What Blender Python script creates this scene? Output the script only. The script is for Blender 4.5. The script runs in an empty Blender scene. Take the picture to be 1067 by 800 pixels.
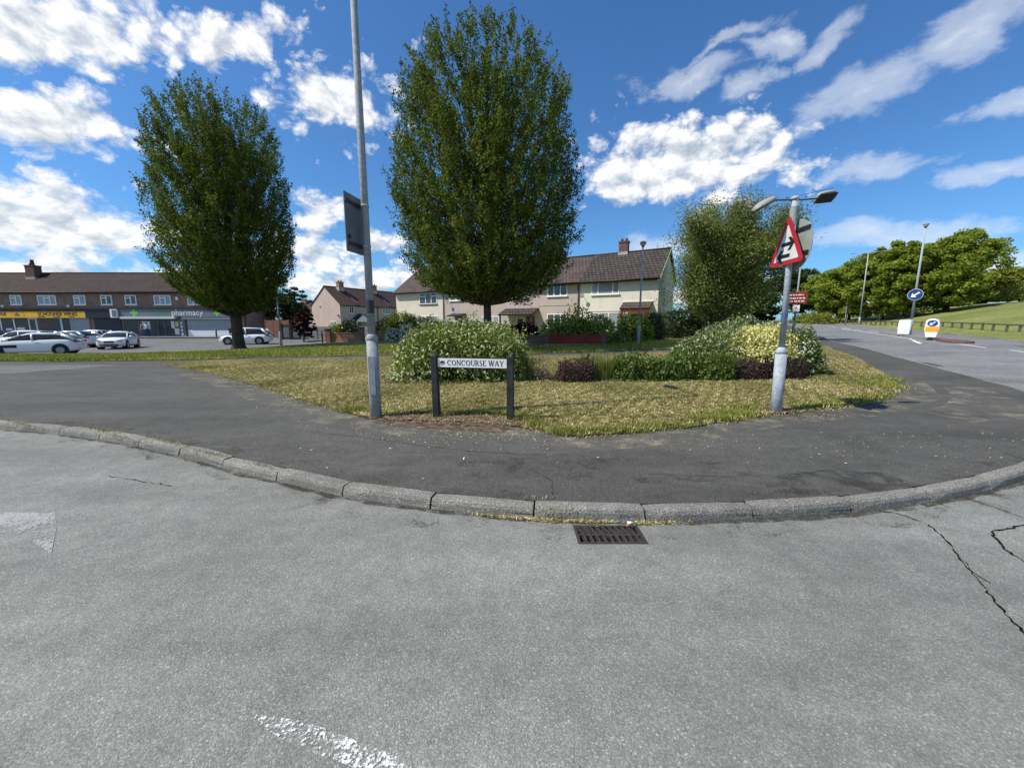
import bpy, bmesh, math, random
import numpy as np
from mathutils import Vector, Matrix, Quaternion
from mathutils.geometry import delaunay_2d_cdt
PI = math.pi
R = math.radians
rnd = random.Random(7)
scene = bpy.context.scene
COL = scene.collection

# ------------------------------------------------------------------ materials
def nt_new(name):
    m = bpy.data.materials.new(name); m.use_nodes = True
    nt = m.node_tree
    for n in list(nt.nodes): nt.nodes.remove(n)
    out = nt.nodes.new('ShaderNodeOutputMaterial')
    return m, nt, out
class G:
    """small node-graph helper"""
    def __init__(s, nt): s.nt = nt
    def n(s, t, **kw):
        nd = s.nt.nodes.new('ShaderNode' + t)
        for k, v in kw.items(): setattr(nd, k, v)
        return nd
    def l(s, a, b): s.nt.links.new(a, b)
    def put(s, sock, v):
        if isinstance(v, bpy.types.NodeSocket): s.l(v, sock)
        else: sock.default_value = v
    def math(s, op, a, b=0.0, c=None, clamp=False):
        nd = s.n('Math', operation=op, use_clamp=clamp)
        s.put(nd.inputs[0], a); s.put(nd.inputs[1], b)
        if c is not None: s.put(nd.inputs[2], c)
        return nd.outputs[0]
    def noise(s, vec, scale, detail=3.0, rough=.55, dist=0.0):
        nd = s.n('TexNoise'); nd.inputs['Scale'].default_value = scale
        nd.inputs['Detail'].default_value = detail; nd.inputs['Roughness'].default_value = rough
        nd.inputs['Distortion'].default_value = dist
        if vec is not None: s.l(vec, nd.inputs['Vector'])
        return nd.outputs['Fac']
    def voro(s, vec, scale, feature='F1', rand=1.0):
        nd = s.n('TexVoronoi', feature=feature); nd.inputs['Scale'].default_value = scale
        nd.inputs['Randomness'].default_value = rand
        if vec is not None: s.l(vec, nd.inputs['Vector'])
        return nd
    def ramp(s, fac, stops, interp='LINEAR'):
        nd = s.n('ValToRGB'); cr = nd.color_ramp; cr.interpolation = interp
        while len(cr.elements) < len(stops): cr.elements.new(.5)
        for e, (p, c) in zip(cr.elements, stops):
            e.position = p
            e.color = (c[0], c[1], c[2], 1) if isinstance(c, (tuple, list)) else (c, c, c, 1)
        s.put(nd.inputs[0], fac)
        return nd.outputs[0]
    def mix(s, fac, a, b, blend='MIX'):
        nd = s.n('Mix', data_type='RGBA', blend_type=blend)
        s.put(nd.inputs[0], fac)
        for sock, v in ((nd.inputs[6], a), (nd.inputs[7], b)):
            if isinstance(v, (tuple, list)): v = (v[0], v[1], v[2], 1)
            s.put(sock, v)
        return nd.outputs[2]
    def bump(s, h, strength, dist, normal=None):
        nd = s.n('Bump'); nd.inputs['Strength'].default_value = strength; nd.inputs['Distance'].default_value = dist
        s.l(h, nd.inputs['Height'])
        if normal is not None: s.l(normal, nd.inputs['Normal'])
        return nd.outputs[0]
    def bsdf(s, col, rough=.7, metal=0.0, spec=.4, normal=None, **kw):
        nd = s.n('BsdfPrincipled')
        if isinstance(col, (tuple, list)): col = (col[0], col[1], col[2], 1)
        s.put(nd.inputs['Base Color'], col); s.put(nd.inputs['Roughness'], rough)
        s.put(nd.inputs['Metallic'], metal); s.put(nd.inputs['Specular IOR Level'], spec)
        if normal is not None: s.l(normal, nd.inputs['Normal'])
        for k, v in kw.items(): s.put(nd.inputs[k], v)
        return nd.outputs[0]
    def obj(s): return s.n('TexCoord').outputs['Object']
    def pos(s): return s.n('NewGeometry').outputs['Position']

def mul(c, k): return tuple(min(1, x * k) for x in c)

def mat(name, col, var=.12, scale=6.0, rough=.7, metal=0.0, spec=.4, bump=0.0, bscale=60.0, dirt=None, dirt_amt=.5, coat=0.0):
    m, nt, out = nt_new(name); g = G(nt); o = g.obj()
    f = g.noise(o, scale, 5)
    c = g.ramp(f, [(.3, mul(col, 1 - var)), (.7, mul(col, 1 + var))])
    if dirt:
        d = g.noise(o, scale * .6 + 1.3, 6, .65)
        d = g.ramp(d, [(.5, 0.0), (.68, 1.0)])
        c = g.mix(g.math('MULTIPLY', d, dirt_amt), c, dirt)
    nrm = None
    if bump:
        nrm = g.bump(g.noise(o, bscale, 4), bump, .01)
    kw = {'Coat Weight': coat, 'Coat Roughness': .05} if coat else {}
    g.l(g.bsdf(c, rough, metal, spec, nrm, **kw), out.inputs[0])
    return m

def mat_asphalt(name, dark, light, stone, scale, bump, stain, patch=None, rough=.85, gapmin=.35):
    m, nt, out = nt_new(name); g = G(nt); p = g.pos()
    v = g.voro(p, scale)
    sep = g.n('SeparateColor'); g.l(v.outputs['Color'], sep.inputs[0])
    c = g.ramp(sep.outputs[0], [(0, dark), (.6, light), (.86, mul(light, 1.15)), (.965, stone), (1, mul(stone, 1.3))])
    gap = g.ramp(v.outputs['Distance'], [(.35, 1.0), (.75, gapmin)])
    c = g.mix(.8, c, gap, 'MULTIPLY')
    big = g.ramp(g.noise(p, .55, 6, .6, .6), [(.3, .8), (.7, 1.14)])
    c = g.mix(1, c, big, 'MULTIPLY')
    tm = g.n('Mapping'); tm.inputs['Rotation'].default_value = (0, 0, -.12); tm.inputs['Scale'].default_value = (.10, .75, 1); g.l(p, tm.inputs[0])
    tr = g.ramp(g.noise(tm.outputs[0], 1.6, 4, .55), [(.34, .84), (.5, 1.0), (.66, 1.12)])
    c = g.mix(1, c, tr, 'MULTIPLY')
    mid = g.ramp(g.noise(p, 5.5, 5, .7), [(.3, .84), (.7, 1.14)])
    c = g.mix(1, c, mid, 'MULTIPLY')
    # oil and dirt stains of their own shape
    st = g.ramp(g.noise(p, 1.15, 7, .72, 1.2), [(.58, 0.0), (.72, 1.0)])
    c = g.mix(g.math('MULTIPLY', st, .55), c, stain)
    if patch:
        # pale scuffs and dried silt
        sc = g.n('Mapping'); sc.inputs['Scale'].default_value = (.6, 2.4, 1); sc.inputs['Rotation'].default_value = (0, 0, .35)
        g.l(p, sc.inputs[0])
        ps = g.ramp(g.noise(sc.outputs[0], 1.5, 8, .75, .8), [(.56, 0.0), (.76, 1.0)])
        c = g.mix(g.math('MULTIPLY', ps, .5), c, patch)
    h = g.math('ADD', g.math('MULTIPLY', v.outputs['Distance'], -1.0), g.noise(p, scale * .35, 4))
    nrm = g.bump(h, bump, .008)
    g.l(g.bsdf(c, rough, 0, .3, nrm), out.inputs[0])
    return m

def mat_ground(name, stops, scale=.8, fine=28, tint=None, bump=.6):
    m, nt, out = nt_new(name); g = G(nt); p = g.pos()
    f = g.noise(p, scale, 7, .68, .5)
    c = g.ramp(f, stops)
    s2 = g.noise(p, fine, 5, .75)
    c = g.mix(1, c, g.ramp(s2, [(.28, .45), (.5, 1.0), (.75, 1.45)]), 'MULTIPLY')
    s3 = g.noise(p, fine * 4.3, 3, .7)
    c = g.mix(1, c, g.ramp(s3, [(.3, .65), (.7, 1.3)]), 'MULTIPLY')
    h = g.math('ADD', s2, g.math('MULTIPLY', s3, .5))
    g.l(g.bsdf(c, .95, 0, .12, g.bump(h, bump, .05)), out.inputs[0])
    return m

def mat_leaf(name, stops, trans=.3, rough=.62, spec=.16):
    m, nt, out = nt_new(name); g = G(nt)
    a = g.n('Attribute', attribute_name='tone')
    c = g.ramp(a.outputs['Fac'], stops)
    b = g.bsdf(c, rough, 0, spec)
    t = g.n('BsdfTranslucent'); g.l(g.mix(1, c, (1.0, 1.12, .55), 'MULTIPLY'), t.inputs[0])
    mx = g.n('MixShader'); mx.inputs[0].default_value = trans
    g.l(b, mx.inputs[1]); g.l(t.outputs[0], mx.inputs[2]); g.l(mx.outputs[0], out.inputs[0])
    return m

def mat_brick(name, a, b, mortar, bw=.225, bh=.075, bump=.4, rough=.85, ms=.012, var=.25):
    m, nt, out = nt_new(name); g = G(nt); o = g.obj()
    sp = g.n('SeparateXYZ'); g.l(o, sp.inputs[0])
    cb = g.n('CombineXYZ'); g.l(g.math('ADD', sp.outputs[0], sp.outputs[1]), cb.inputs[0]); g.l(sp.outputs[2], cb.inputs[1])
    br = g.n('TexBrick'); g.l(cb.outputs[0], br.inputs['Vector'])
    for k, v in (('Color1', a), ('Color2', b), ('Mortar', mortar)): br.inputs[k].default_value = (*v, 1)
    br.inputs['Scale'].default_value = 1; br.inputs['Mortar Size'].default_value = ms
    br.inputs['Brick Width'].default_value = bw; br.inputs['Row Height'].default_value = bh
    c = g.mix(1, br.outputs['Color'], g.ramp(g.noise(o, 1.1, 6, .65), [(.3, 1 - var), (.7, 1 + var)]), 'MULTIPLY')
    nrm = g.bump(br.outputs['Fac'], -bump, .01)
    g.l(g.bsdf(c, rough, 0, .2, nrm), out.inputs[0])
    return m

def mat_render_wall(name, col, streak):
    m, nt, out = nt_new(name); g = G(nt); o = g.obj()
    c = g.ramp(g.noise(o, .9, 6, .6), [(.3, mul(col, .9)), (.7, mul(col, 1.06))])
    mp = g.n('Mapping'); mp.inputs['Scale'].default_value = (2.2, 2.2, .25); g.l(o, mp.inputs[0])
    s = g.ramp(g.noise(mp.outputs[0], 1.6, 7, .7), [(.5, 0.0), (.74, 1.0)])
    c = g.mix(g.math('MULTIPLY', s, .4), c, streak)
    c = g.mix(1, c, g.ramp(g.noise(o, 22, 4, .7), [(.3, .88), (.7, 1.1)]), 'MULTIPLY')
    g.l(g.bsdf(c, .9, 0, .15, g.bump(g.noise(o, 45, 3), .5, .02)), out.inputs[0])
    return m

def mat_glass(name, col, rough=.08, curtain=None):
    m, nt, out = nt_new(name); g = G(nt); o = g.obj()
    c = g.ramp(g.noise(o, 1.7, 3), [(.35, mul(col, .55)), (.65, mul(col, 1.4))])
    if curtain:
        w = g.n('TexWave'); w.inputs['Scale'].default_value = 3.2; w.inputs['Distortion'].default_value = 2.5
        g.l(o, w.inputs['Vector'])
        c = g.mix(.75, c, g.ramp(w.outputs['Fac'], [(0, mul(curtain, .55)), (1, curtain)]))
    g.l(g.bsdf(c, rough, 0, .6), out.inputs[0])
    return m

def mat_galv(name, col, dirt):
    m, nt, out = nt_new(name); g = G(nt); o = g.obj()
    v = g.voro(o, 28)
    sep = g.n('SeparateColor'); g.l(v.outputs['Color'], sep.inputs[0])
    c = g.ramp(sep.outputs[0], [(0, mul(col, .82)), (1, mul(col, 1.12))])
    mp = g.n('Mapping'); mp.inputs['Scale'].default_value = (9, 9, 1.3); g.l(o, mp.inputs[0])
    s = g.ramp(g.noise(mp.outputs[0], 1.7, 7, .75), [(.5, 0.0), (.66, 1.0)])
    c = g.mix(g.math('MULTIPLY', s, .55), c, dirt)
    sp = g.ramp(g.noise(o, 60, 3, .7), [(.62, 0.0), (.7, 1.0)])
    c = g.mix(g.math('MULTIPLY', sp, .5), c, mul(dirt, .5))
    g.l(g.bsdf(c, .8, 0, .25, g.bump(g.noise(o, 40, 4), .2, .01)), out.inputs[0])
    return m

def mat_worn_paint(name, col, cover, scale=42):
    """road paint of which only flecks are left: the worn-off rest is transparent"""
    m, nt, out = nt_new(name); g = G(nt); p = g.pos()
    f = g.math('ADD', g.math('MULTIPLY', g.noise(p, scale * 1.7, 4, .8), .6), g.math('MULTIPLY', g.noise(p, 3.4, 4, .6), .4))
    a = g.ramp(f, [(.5 - .5 * (cover - .5) - .03, 0.0), (.5 - .5 * (cover - .5) + .03, 1.0)])
    a2 = g.ramp(f, [(max(0, .62 - cover * .3), 0.0), (max(.02, .68 - cover * .3), 1.0)])
    b = g.bsdf(col, .7, 0, .3, g.bump(g.noise(p, 110, 3), .5, .006))
    t = g.n('BsdfTransparent'); mx = g.n('MixShader')
    g.l(a2, mx.inputs[0]); g.l(t.outputs[0], mx.inputs[1]); g.l(b, mx.inputs[2]); g.l(mx.outputs[0], out.inputs[0])
    return m

M = {}
M['road'] = mat_asphalt('road_asphalt', (.168, .172, .158), (.228, .233, .212), (.32, .32, .295), 150, .36, (.15, .145, .13), gapmin=.74)
M['main_road'] = mat_asphalt('main_road_asphalt', (.155, .156, .156), (.222, .224, .226), (.36, .36, .35), 60, .4, (.15, .15, .15), gapmin=.6)
M['footpath'] = mat_asphalt('footpath_tarmac', (.064, .062, .055), (.101, .098, .088), (.17, .166, .155), 150, .5, (.056, .053, .051), (.175, .168, .145), gapmin=.6)
M['carpark'] = mat_asphalt('car_park_asphalt', (.12, .12, .12), (.19, .19, .195), (.3, .3, .3), 40, .3, (.11, .11, .11))
M['patch'] = mat_asphalt('pale_tarmac', (.10, .10, .098), (.18, .178, .172), (.3, .3, .3), 110, .4, (.09, .088, .085), (.2, .19, .17))
M['kerb'] = mat_asphalt('kerb_concrete', (.20, .192, .168), (.31, .30, .266), (.48, .47, .43), 130, .7, (.11, .105, .08), (.14, .134, .095), .9)
M['dry_lawn'] = mat_ground('dry_lawn_soil', [(.3, (.07, .07, .022)), (.45, (.17, .15, .06)), (.6, (.28, .235, .11)), (.75, (.13, .125, .045))], 1.6, 17, bump=1.0)
M['lawn'] = mat_ground('green_lawn_soil', [(.3, (.13, .15, .04)), (.5, (.22, .235, .075)), (.7, (.31, .30, .12))], .6, 18)
M['field'] = mat_ground('field_grass', [(.3, (.13, .155, .04)), (.5, (.19, .21, .065)), (.7, (.26, .265, .10))], .12, 3, bump=.3)
M['soil'] = mat_ground('bare_soil', [(.3, (.09, .06, .042)), (.5, (.22, .155, .11)), (.66, (.50, .385, .28))], 7.5, 60, bump=1.0)
M['bed'] = mat_ground('bed_soil', [(.3, (.03, .02, .014)), (.7, (.09, .06, .04))], 4, 40, bump=1)
M['hill'] = M['field']
M['galv'] = mat_galv('galvanised_steel', (.30, .325, .345), (.17, .17, .165))
M['galv_pale'] = mat_galv('pale_galvanised_steel', (.36, .40, .45), (.24, .24, .23))
M['sign_back'] = mat('grey_sign_back', (.16, .17, .18), .15, 4, .5, .3, .4, dirt=(.09, .09, .08))
M['disc_back'] = mat('pale_grey_sign_back', (.33, .37, .34), .12, 3, .5, .2, .4, dirt=(.22, .24, .2))
M['strap'] = mat('dark_strap', (.045, .045, .05), .2, 10, .5, .4)
M['black'] = mat('black_paint', (.016, .017, .019), .3, 14, .55, 0, .4, bump=.2)
M['post_black'] = mat('dark_recycled_plastic', (.022, .024, .028), .35, 9, .7, 0, .3, bump=.35, bscale=35, dirt=(.06, .06, .055), dirt_amt=.5)
M['plate_white'] = mat('white_enamel', (.80, .80, .79), .05, 7, .3, 0, .5, dirt=(.55, .56, .5), dirt_amt=.35)
M['ink'] = mat('black_lettering', (.012, .013, .016), .1, 10, .5)
M['red'] = mat('sign_red', (.42, .020, .03), .12, 5, .4, 0, .5)
M['brown_red'] = mat('brown_red_sign', (.23, .022, .02), .1, 5, .4)
M['blue'] = mat('sign_blue', (.012, .05, .22), .1, 5, .35)
M['white'] = mat('white_paint', (.80, .81, .82), .04, 6, .4)
M['upvc'] = mat('white_upvc', (.80, .80, .79), .04, 6, .4)
M['yellow'] = mat('amber_yellow', (.78, .38, .012), .1, 5, .4)
M['shop_yellow'] = mat('shop_yellow', (.80, .43, .035), .1, 1.2, .5)
M['lamp_dark'] = mat('dark_lamp_glass', (.02, .02, .02), .2, 10, .2)
M['lamp_grey'] = mat('lamp_grey', (.30, .29, .27), .2, 10, .6, dirt=(.16, .15, .12))
M['line'] = mat_worn_paint('worn_white_line', (.72, .72, .70), .92, 9)
M['old_paint'] = mat_worn_paint('flaked_white_paint', (.80, .80, .77), .42, 38)
M['ghost_paint'] = mat_worn_paint('ghost_white_paint', (.33, .335, .325), .57, 30)
M['crack'] = mat('crack_shade', (.011, .011, .011), .4, 30, 1.0, spec=0)  # near black painted for the shadow inside open cracks; the kerb bed shares it
M['grate'] = mat('rusted_cast_iron', (.055, .050, .047), .4, 25, .75, .3, .3, bump=.6, bscale=90, dirt=(.085, .055, .042))
M['pit'] = mat('drain_dark', (.008, .008, .008), .2, 5, .95)
M['brick_dark'] = mat_brick('brown_brick', (.235, .128, .092), (.31, .175, .13), (.25, .20, .165))
M['brick_side'] = mat_brick('pale_brown_brick', (.25, .15, .115), (.31, .185, .145), (.28, .23, .19))
M['brick_red'] = mat_brick('red_brick', (.26, .085, .052), (.33, .12, .075), (.25, .20, .17))
M['brick_painted'] = mat_brick('red_painted_brick', (.20, .034, .028), (.25, .045, .036), (.15, .03, .026), bump=.7)
M['brick_old'] = mat_brick('weathered_brick', (.12, .062, .05), (.17, .09, .07), (.13, .10, .09))
M['tile_brown'] = mat_brick('brown_roof_tiles', (.082, .052, .043), (.105, .068, .057), (.038, .026, .023), .33, .21, 1.2, ms=.03)
M['tile_red'] = mat_brick('red_brown_roof_tiles', (.082, .062, .055), (.108, .082, .072), (.040, .031, .028), .33, .21, 1.2, ms=.03)
M['tile_dark'] = mat_brick('dark_roof_tiles', (.062, .052, .047), (.092, .078, .068), (.022, .02, .02), .36, .24, 1.8, ms=.045)
M['tile_shop'] = mat_brick('shop_roof_tiles', (.040, .025, .023), (.054, .034, .031), (.026, .017, .016), .33, .21, .8, ms=.03)
M['cream'] = mat_render_wall('cream_render', (.72, .69, .59), (.52, .49, .42))
M['cream_warm'] = mat_render_wall('warm_cream_render', (.63, .575, .49), (.48, .43, .37))
M['pink'] = mat_render_wall('pink_pebbledash', (.49, .405, .37), (.38, .31, .285))
M['pink_grey'] = mat_render_wall('grey_pink_pebbledash', (.45, .385, .36), (.35, .30, .28))
M['pink_pale'] = mat_render_wall('pale_pink_pebbledash', (.50, .40, .36), (.40, .32, .29))
M['white_wall'] = mat_render_wall('white_render', (.72, .70, .66), (.5, .48, .44))
M['glass'] = mat_glass('dark_window_glass', (.05, .06, .07))
M['net'] = mat_glass('net_curtained_glass', (.16, .19, .22), .15, (.42, .45, .48))
M['shop_glass'] = mat_glass('shop_glass', (.02, .022, .026), .35)
M['fascia'] = mat('dark_fascia_board', (.035, .022, .018), .2, 4, .6)
M['gutter'] = mat('black_gutter', (.022, .02, .02), .2, 8, .5)
M['navy'] = mat('navy_shop_board', (.016, .018, .03), .2, 3, .5)
M['shutter'] = mat('grey_shutter', (.30, .31, .33), .1, 2, .5, .3)
M['shutter_dark'] = mat('dark_shutter', (.022, .026, .04), .2, 2, .5)
M['pale_grey'] = mat('pale_grey_panel', (.62, .63, .65), .06, 2, .5)
M['mid_grey'] = mat('mid_grey_panel', (.14, .155, .165), .08, 2, .5)
M['concrete'] = mat('concrete', (.40, .38, .34), .12, 4, .85, dirt=(.25, .24, .2), bump=.2)
M['wood_red'] = mat('red_brown_fence_wood', (.15, .06, .035), .3, 5, .8)
M['wood_dark'] = mat('dark_timber', (.06, .048, .035), .3, 6, .85)
M['rail_wood'] = mat('weathered_timber', (.085, .075, .055), .3, 6, .85)
M['bark'] = mat('bark', (.060, .047, .035), .4, 9, .95, bump=1.0, bscale=22, dirt=(.045, .055, .028), dirt_amt=.6)
M['bark_pale'] = mat('pale_bark', (.11, .09, .07), .4, 9, .95, bump=1.0, bscale=22)
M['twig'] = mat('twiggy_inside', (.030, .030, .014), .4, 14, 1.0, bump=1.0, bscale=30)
M['car_white'] = mat('white_car_paint', (.80, .81, .83), .02, 1, .25, 0, .5, coat=.7)
M['car_silver'] = mat('silver_car_paint', (.62, .65, .68), .02, 1, .3, .3, .5, coat=.7)
M['car_dark'] = mat('dark_car_paint', (.03, .03, .034), .05, 1, .25, 0, .5, coat=.7)
M['car_glass'] = mat_glass('car_glass', (.035, .042, .05), .05)
M['tyre'] = mat('tyre_rubber', (.02, .02, .021), .2, 9, .9)
M['rim'] = mat('alloy_rim', (.30, .31, .33), .15, 9, .4, .6)
M['head_lamp'] = mat('headlamp_lens', (.45, .47, .5), .1, 9, .1, .2, .6)
M['tail_lamp'] = mat('tail_lamp_lens', (.30, .012, .012), .1, 9, .2)
M['trim'] = mat('black_trim', (.018, .018, .02), .2, 9, .6)
M['plate_y'] = mat('number_plate', (.6, .6, .56), .05, 9, .5)
M['skin'] = mat('skin', (.50, .32, .24), .05, 9, .6)
M['green'] = mat('green_cross', (.22, .56, .10), .1, 5, .4)
M['poster'] = mat('poster_paper', (.70, .72, .72), .1, 3, .6)
M['poster_y'] = mat('yellow_poster', (.62, .55, .18), .15, 3, .6)
M['poster_b'] = mat('blue_poster', (.02, .06, .16), .2, 3, .5)
M['pharm'] = None

def mat_pharmacy():
    m, nt, out = nt_new('pharmacy_fascia_panel'); g = G(nt); o = g.obj()
    sp = g.n('SeparateXYZ'); g.l(o, sp.inputs[0])
    f = g.ramp(g.math('DIVIDE', sp.outputs[0], 15.0), [(.0, (.15, .17, .19)), (.17, (.17, .19, .22)), (.36, (.10, .20, .155)), (.44, (.12, .19, .16)), (.47, (.18, .19, .21)), (1, (.17, .18, .20))])
    g.l(g.bsdf(f, .5, 0, .4), out.inputs[0]); return m
M['pharm'] = mat_pharmacy()

# leaves
M['lf_hornbeam'] = mat_leaf('hornbeam_leaf', [(0, (0.048, 0.071, 0.010)), (.5, (0.098, 0.135, 0.019)), (.85, (0.161, 0.186, 0.029)), (1, (0.210, 0.213, 0.051))], 0.38)
M['lf_willow'] = mat_leaf('willow_leaf', [(0, (0.089, 0.112, 0.030)), (.5, (0.179, 0.210, 0.062)), (.85, (0.276, 0.300, 0.103)), (1, (0.486, 0.532, 0.276))], 0.35)
M['lf_syc'] = mat_leaf('sycamore_leaf', [(0, (0.114, 0.152, 0.020)), (.5, (0.261, 0.315, 0.043)), (.85, (0.376, 0.418, 0.069)), (1, (0.460, 0.478, 0.112))], 0.48)
M['lf_syc_pale'] = mat_leaf('pale_tree_leaf', [(0, (.13, .15, .026)), (.5, (.24, .26, .05)), (1, (.36, .35, .09))], .42)
M['lf_far'] = mat_leaf('far_tree_leaf', [(0, (0.018, 0.036, 0.008)), (.6, (0.042, 0.072, 0.014)), (1, (0.084, 0.120, 0.028))], .2)
M['lf_choisya'] = mat_leaf('glossy_shrub_leaf', [(0, (.04, .06, .010)), (.45, (.145, .195, .028)), (.8, (.30, .35, .07)), (1, (.46, .48, .20))], .25, .45, .45)
M['lf_hedge'] = mat_leaf('sunny_hedge_leaf', [(0, (.07, .10, .015)), (.45, (.20, .27, .035)), (.8, (.36, .42, .08)), (1, (.48, .50, .16))], .35)
M['lf_dark'] = mat_leaf('dark_shrub_leaf', [(0, (.010, .022, .006)), (.6, (.026, .05, .012)), (1, (.06, .10, .025))], .15, .4, .5)
M['lf_varieg'] = mat_leaf('variegated_leaf', [(0, (.04, .065, .016)), (.5, (.12, .165, .045)), (.8, (.27, .31, .13)), (1, (.55, .56, .38))], .22, .45)
M['lf_low'] = mat_leaf('low_shrub_leaf', [(0, (.03, .05, .012)), (.5, (.095, .145, .028)), (.85, (.18, .235, .055)), (1, (.30, .34, .16))], .22, .45)
M['lf_yellow'] = mat_leaf('golden_leaf', [(0, (.10, .13, .02)), (.30, (.30, .33, .06)), (.50, (.66, .60, .20)), (.8, (.82, .76, .38)), (1, (.86, .83, .55))], .25, .5)
M['lf_heather'] = mat_leaf('heather_leaf', [(0, (.035, .020, .020)), (.5, (.085, .050, .045)), (1, (.16, .10, .085))], .1, .8, .1)
M['lf_plum'] = mat_leaf('dark_purple_leaf', [(0, (.012, .008, .010)), (.5, (.035, .020, .022)), (1, (.09, .055, .05))], .1, .7, .15)
M['lf_maple'] = mat_leaf('red_maple_leaf', [(0, (.02, .006, .008)), (.6, (.055, .014, .017)), (1, (.10, .03, .03))], .2)
M['lf_lime'] = mat_leaf('lime_leaf', [(0, (.10, .13, .012)), (.5, (.22, .26, .022)), (1, (.36, .38, .06))], .25)
M['lf_iris'] = mat_leaf('sword_leaf', [(0, (.06, .10, .018)), (.6, (.13, .19, .035)), (1, (.26, .28, .09))], .3)
M['lf_tan'] = mat_leaf('dry_leaf', [(0, (.17, .115, .07)), (1, (.50, .39, .26))], .2)
M['flower'] = mat_leaf('white_petal', [(0, (.48, .50, .40)), (1, (.78, .78, .70))], .2, .6)
M['flower_cream'] = mat_leaf('cream_petal', [(0, (.38, .42, .22)), (1, (.72, .71, .52))], .2, .6)
M['straw'] = mat_leaf('straw_blade', [(0, (0.069, 0.085, 0.022)), (.3, (0.188, 0.189, 0.054)), (.62, (0.400, 0.336, 0.138)), (.9, (0.600, 0.500, 0.240)), (1, (0.725, 0.634, 0.408))], .15, .8, .15)
M['blade'] = mat_leaf('grass_blade', [(0, (0.113, 0.145, 0.030)), (.5, (0.246, 0.265, 0.060)), (.8, (0.398, 0.376, 0.118)), (1, (0.681, 0.529, 0.252))], .25, .7, .2)

# ------------------------------------------------------------------ terrain
def spl(x, w):
    t = x / w
    if t > 30: return x
    return w * math.log1p(math.exp(t)) if t > -30 else 0.0
def sst(a, b, x):
    t = min(1, max(0, (x - a) / (b - a))); return t * t * (3 - 2 * t)
def T(x, y):
    s = .55 * x + .835 * y - 9; q = .835 * x - .55 * y
    z = .02 * (spl(s, 1.4) - spl(s - 150, 10)) * sst(-25, 5, x)
    z += .25 * (spl(q - 13.6, .8) - spl(q - 28, 4)) * sst(0, 25, s)
    z -= .42 * sst(-12, -24, x) * sst(17, 26, y) * (1 - sst(40, 49, y))
    return z
def W(s, q):
    """a point s metres along the main road and q metres across it"""
    s += 9
    return (.55 * s + .835 * q, .835 * s - .55 * q)

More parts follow.
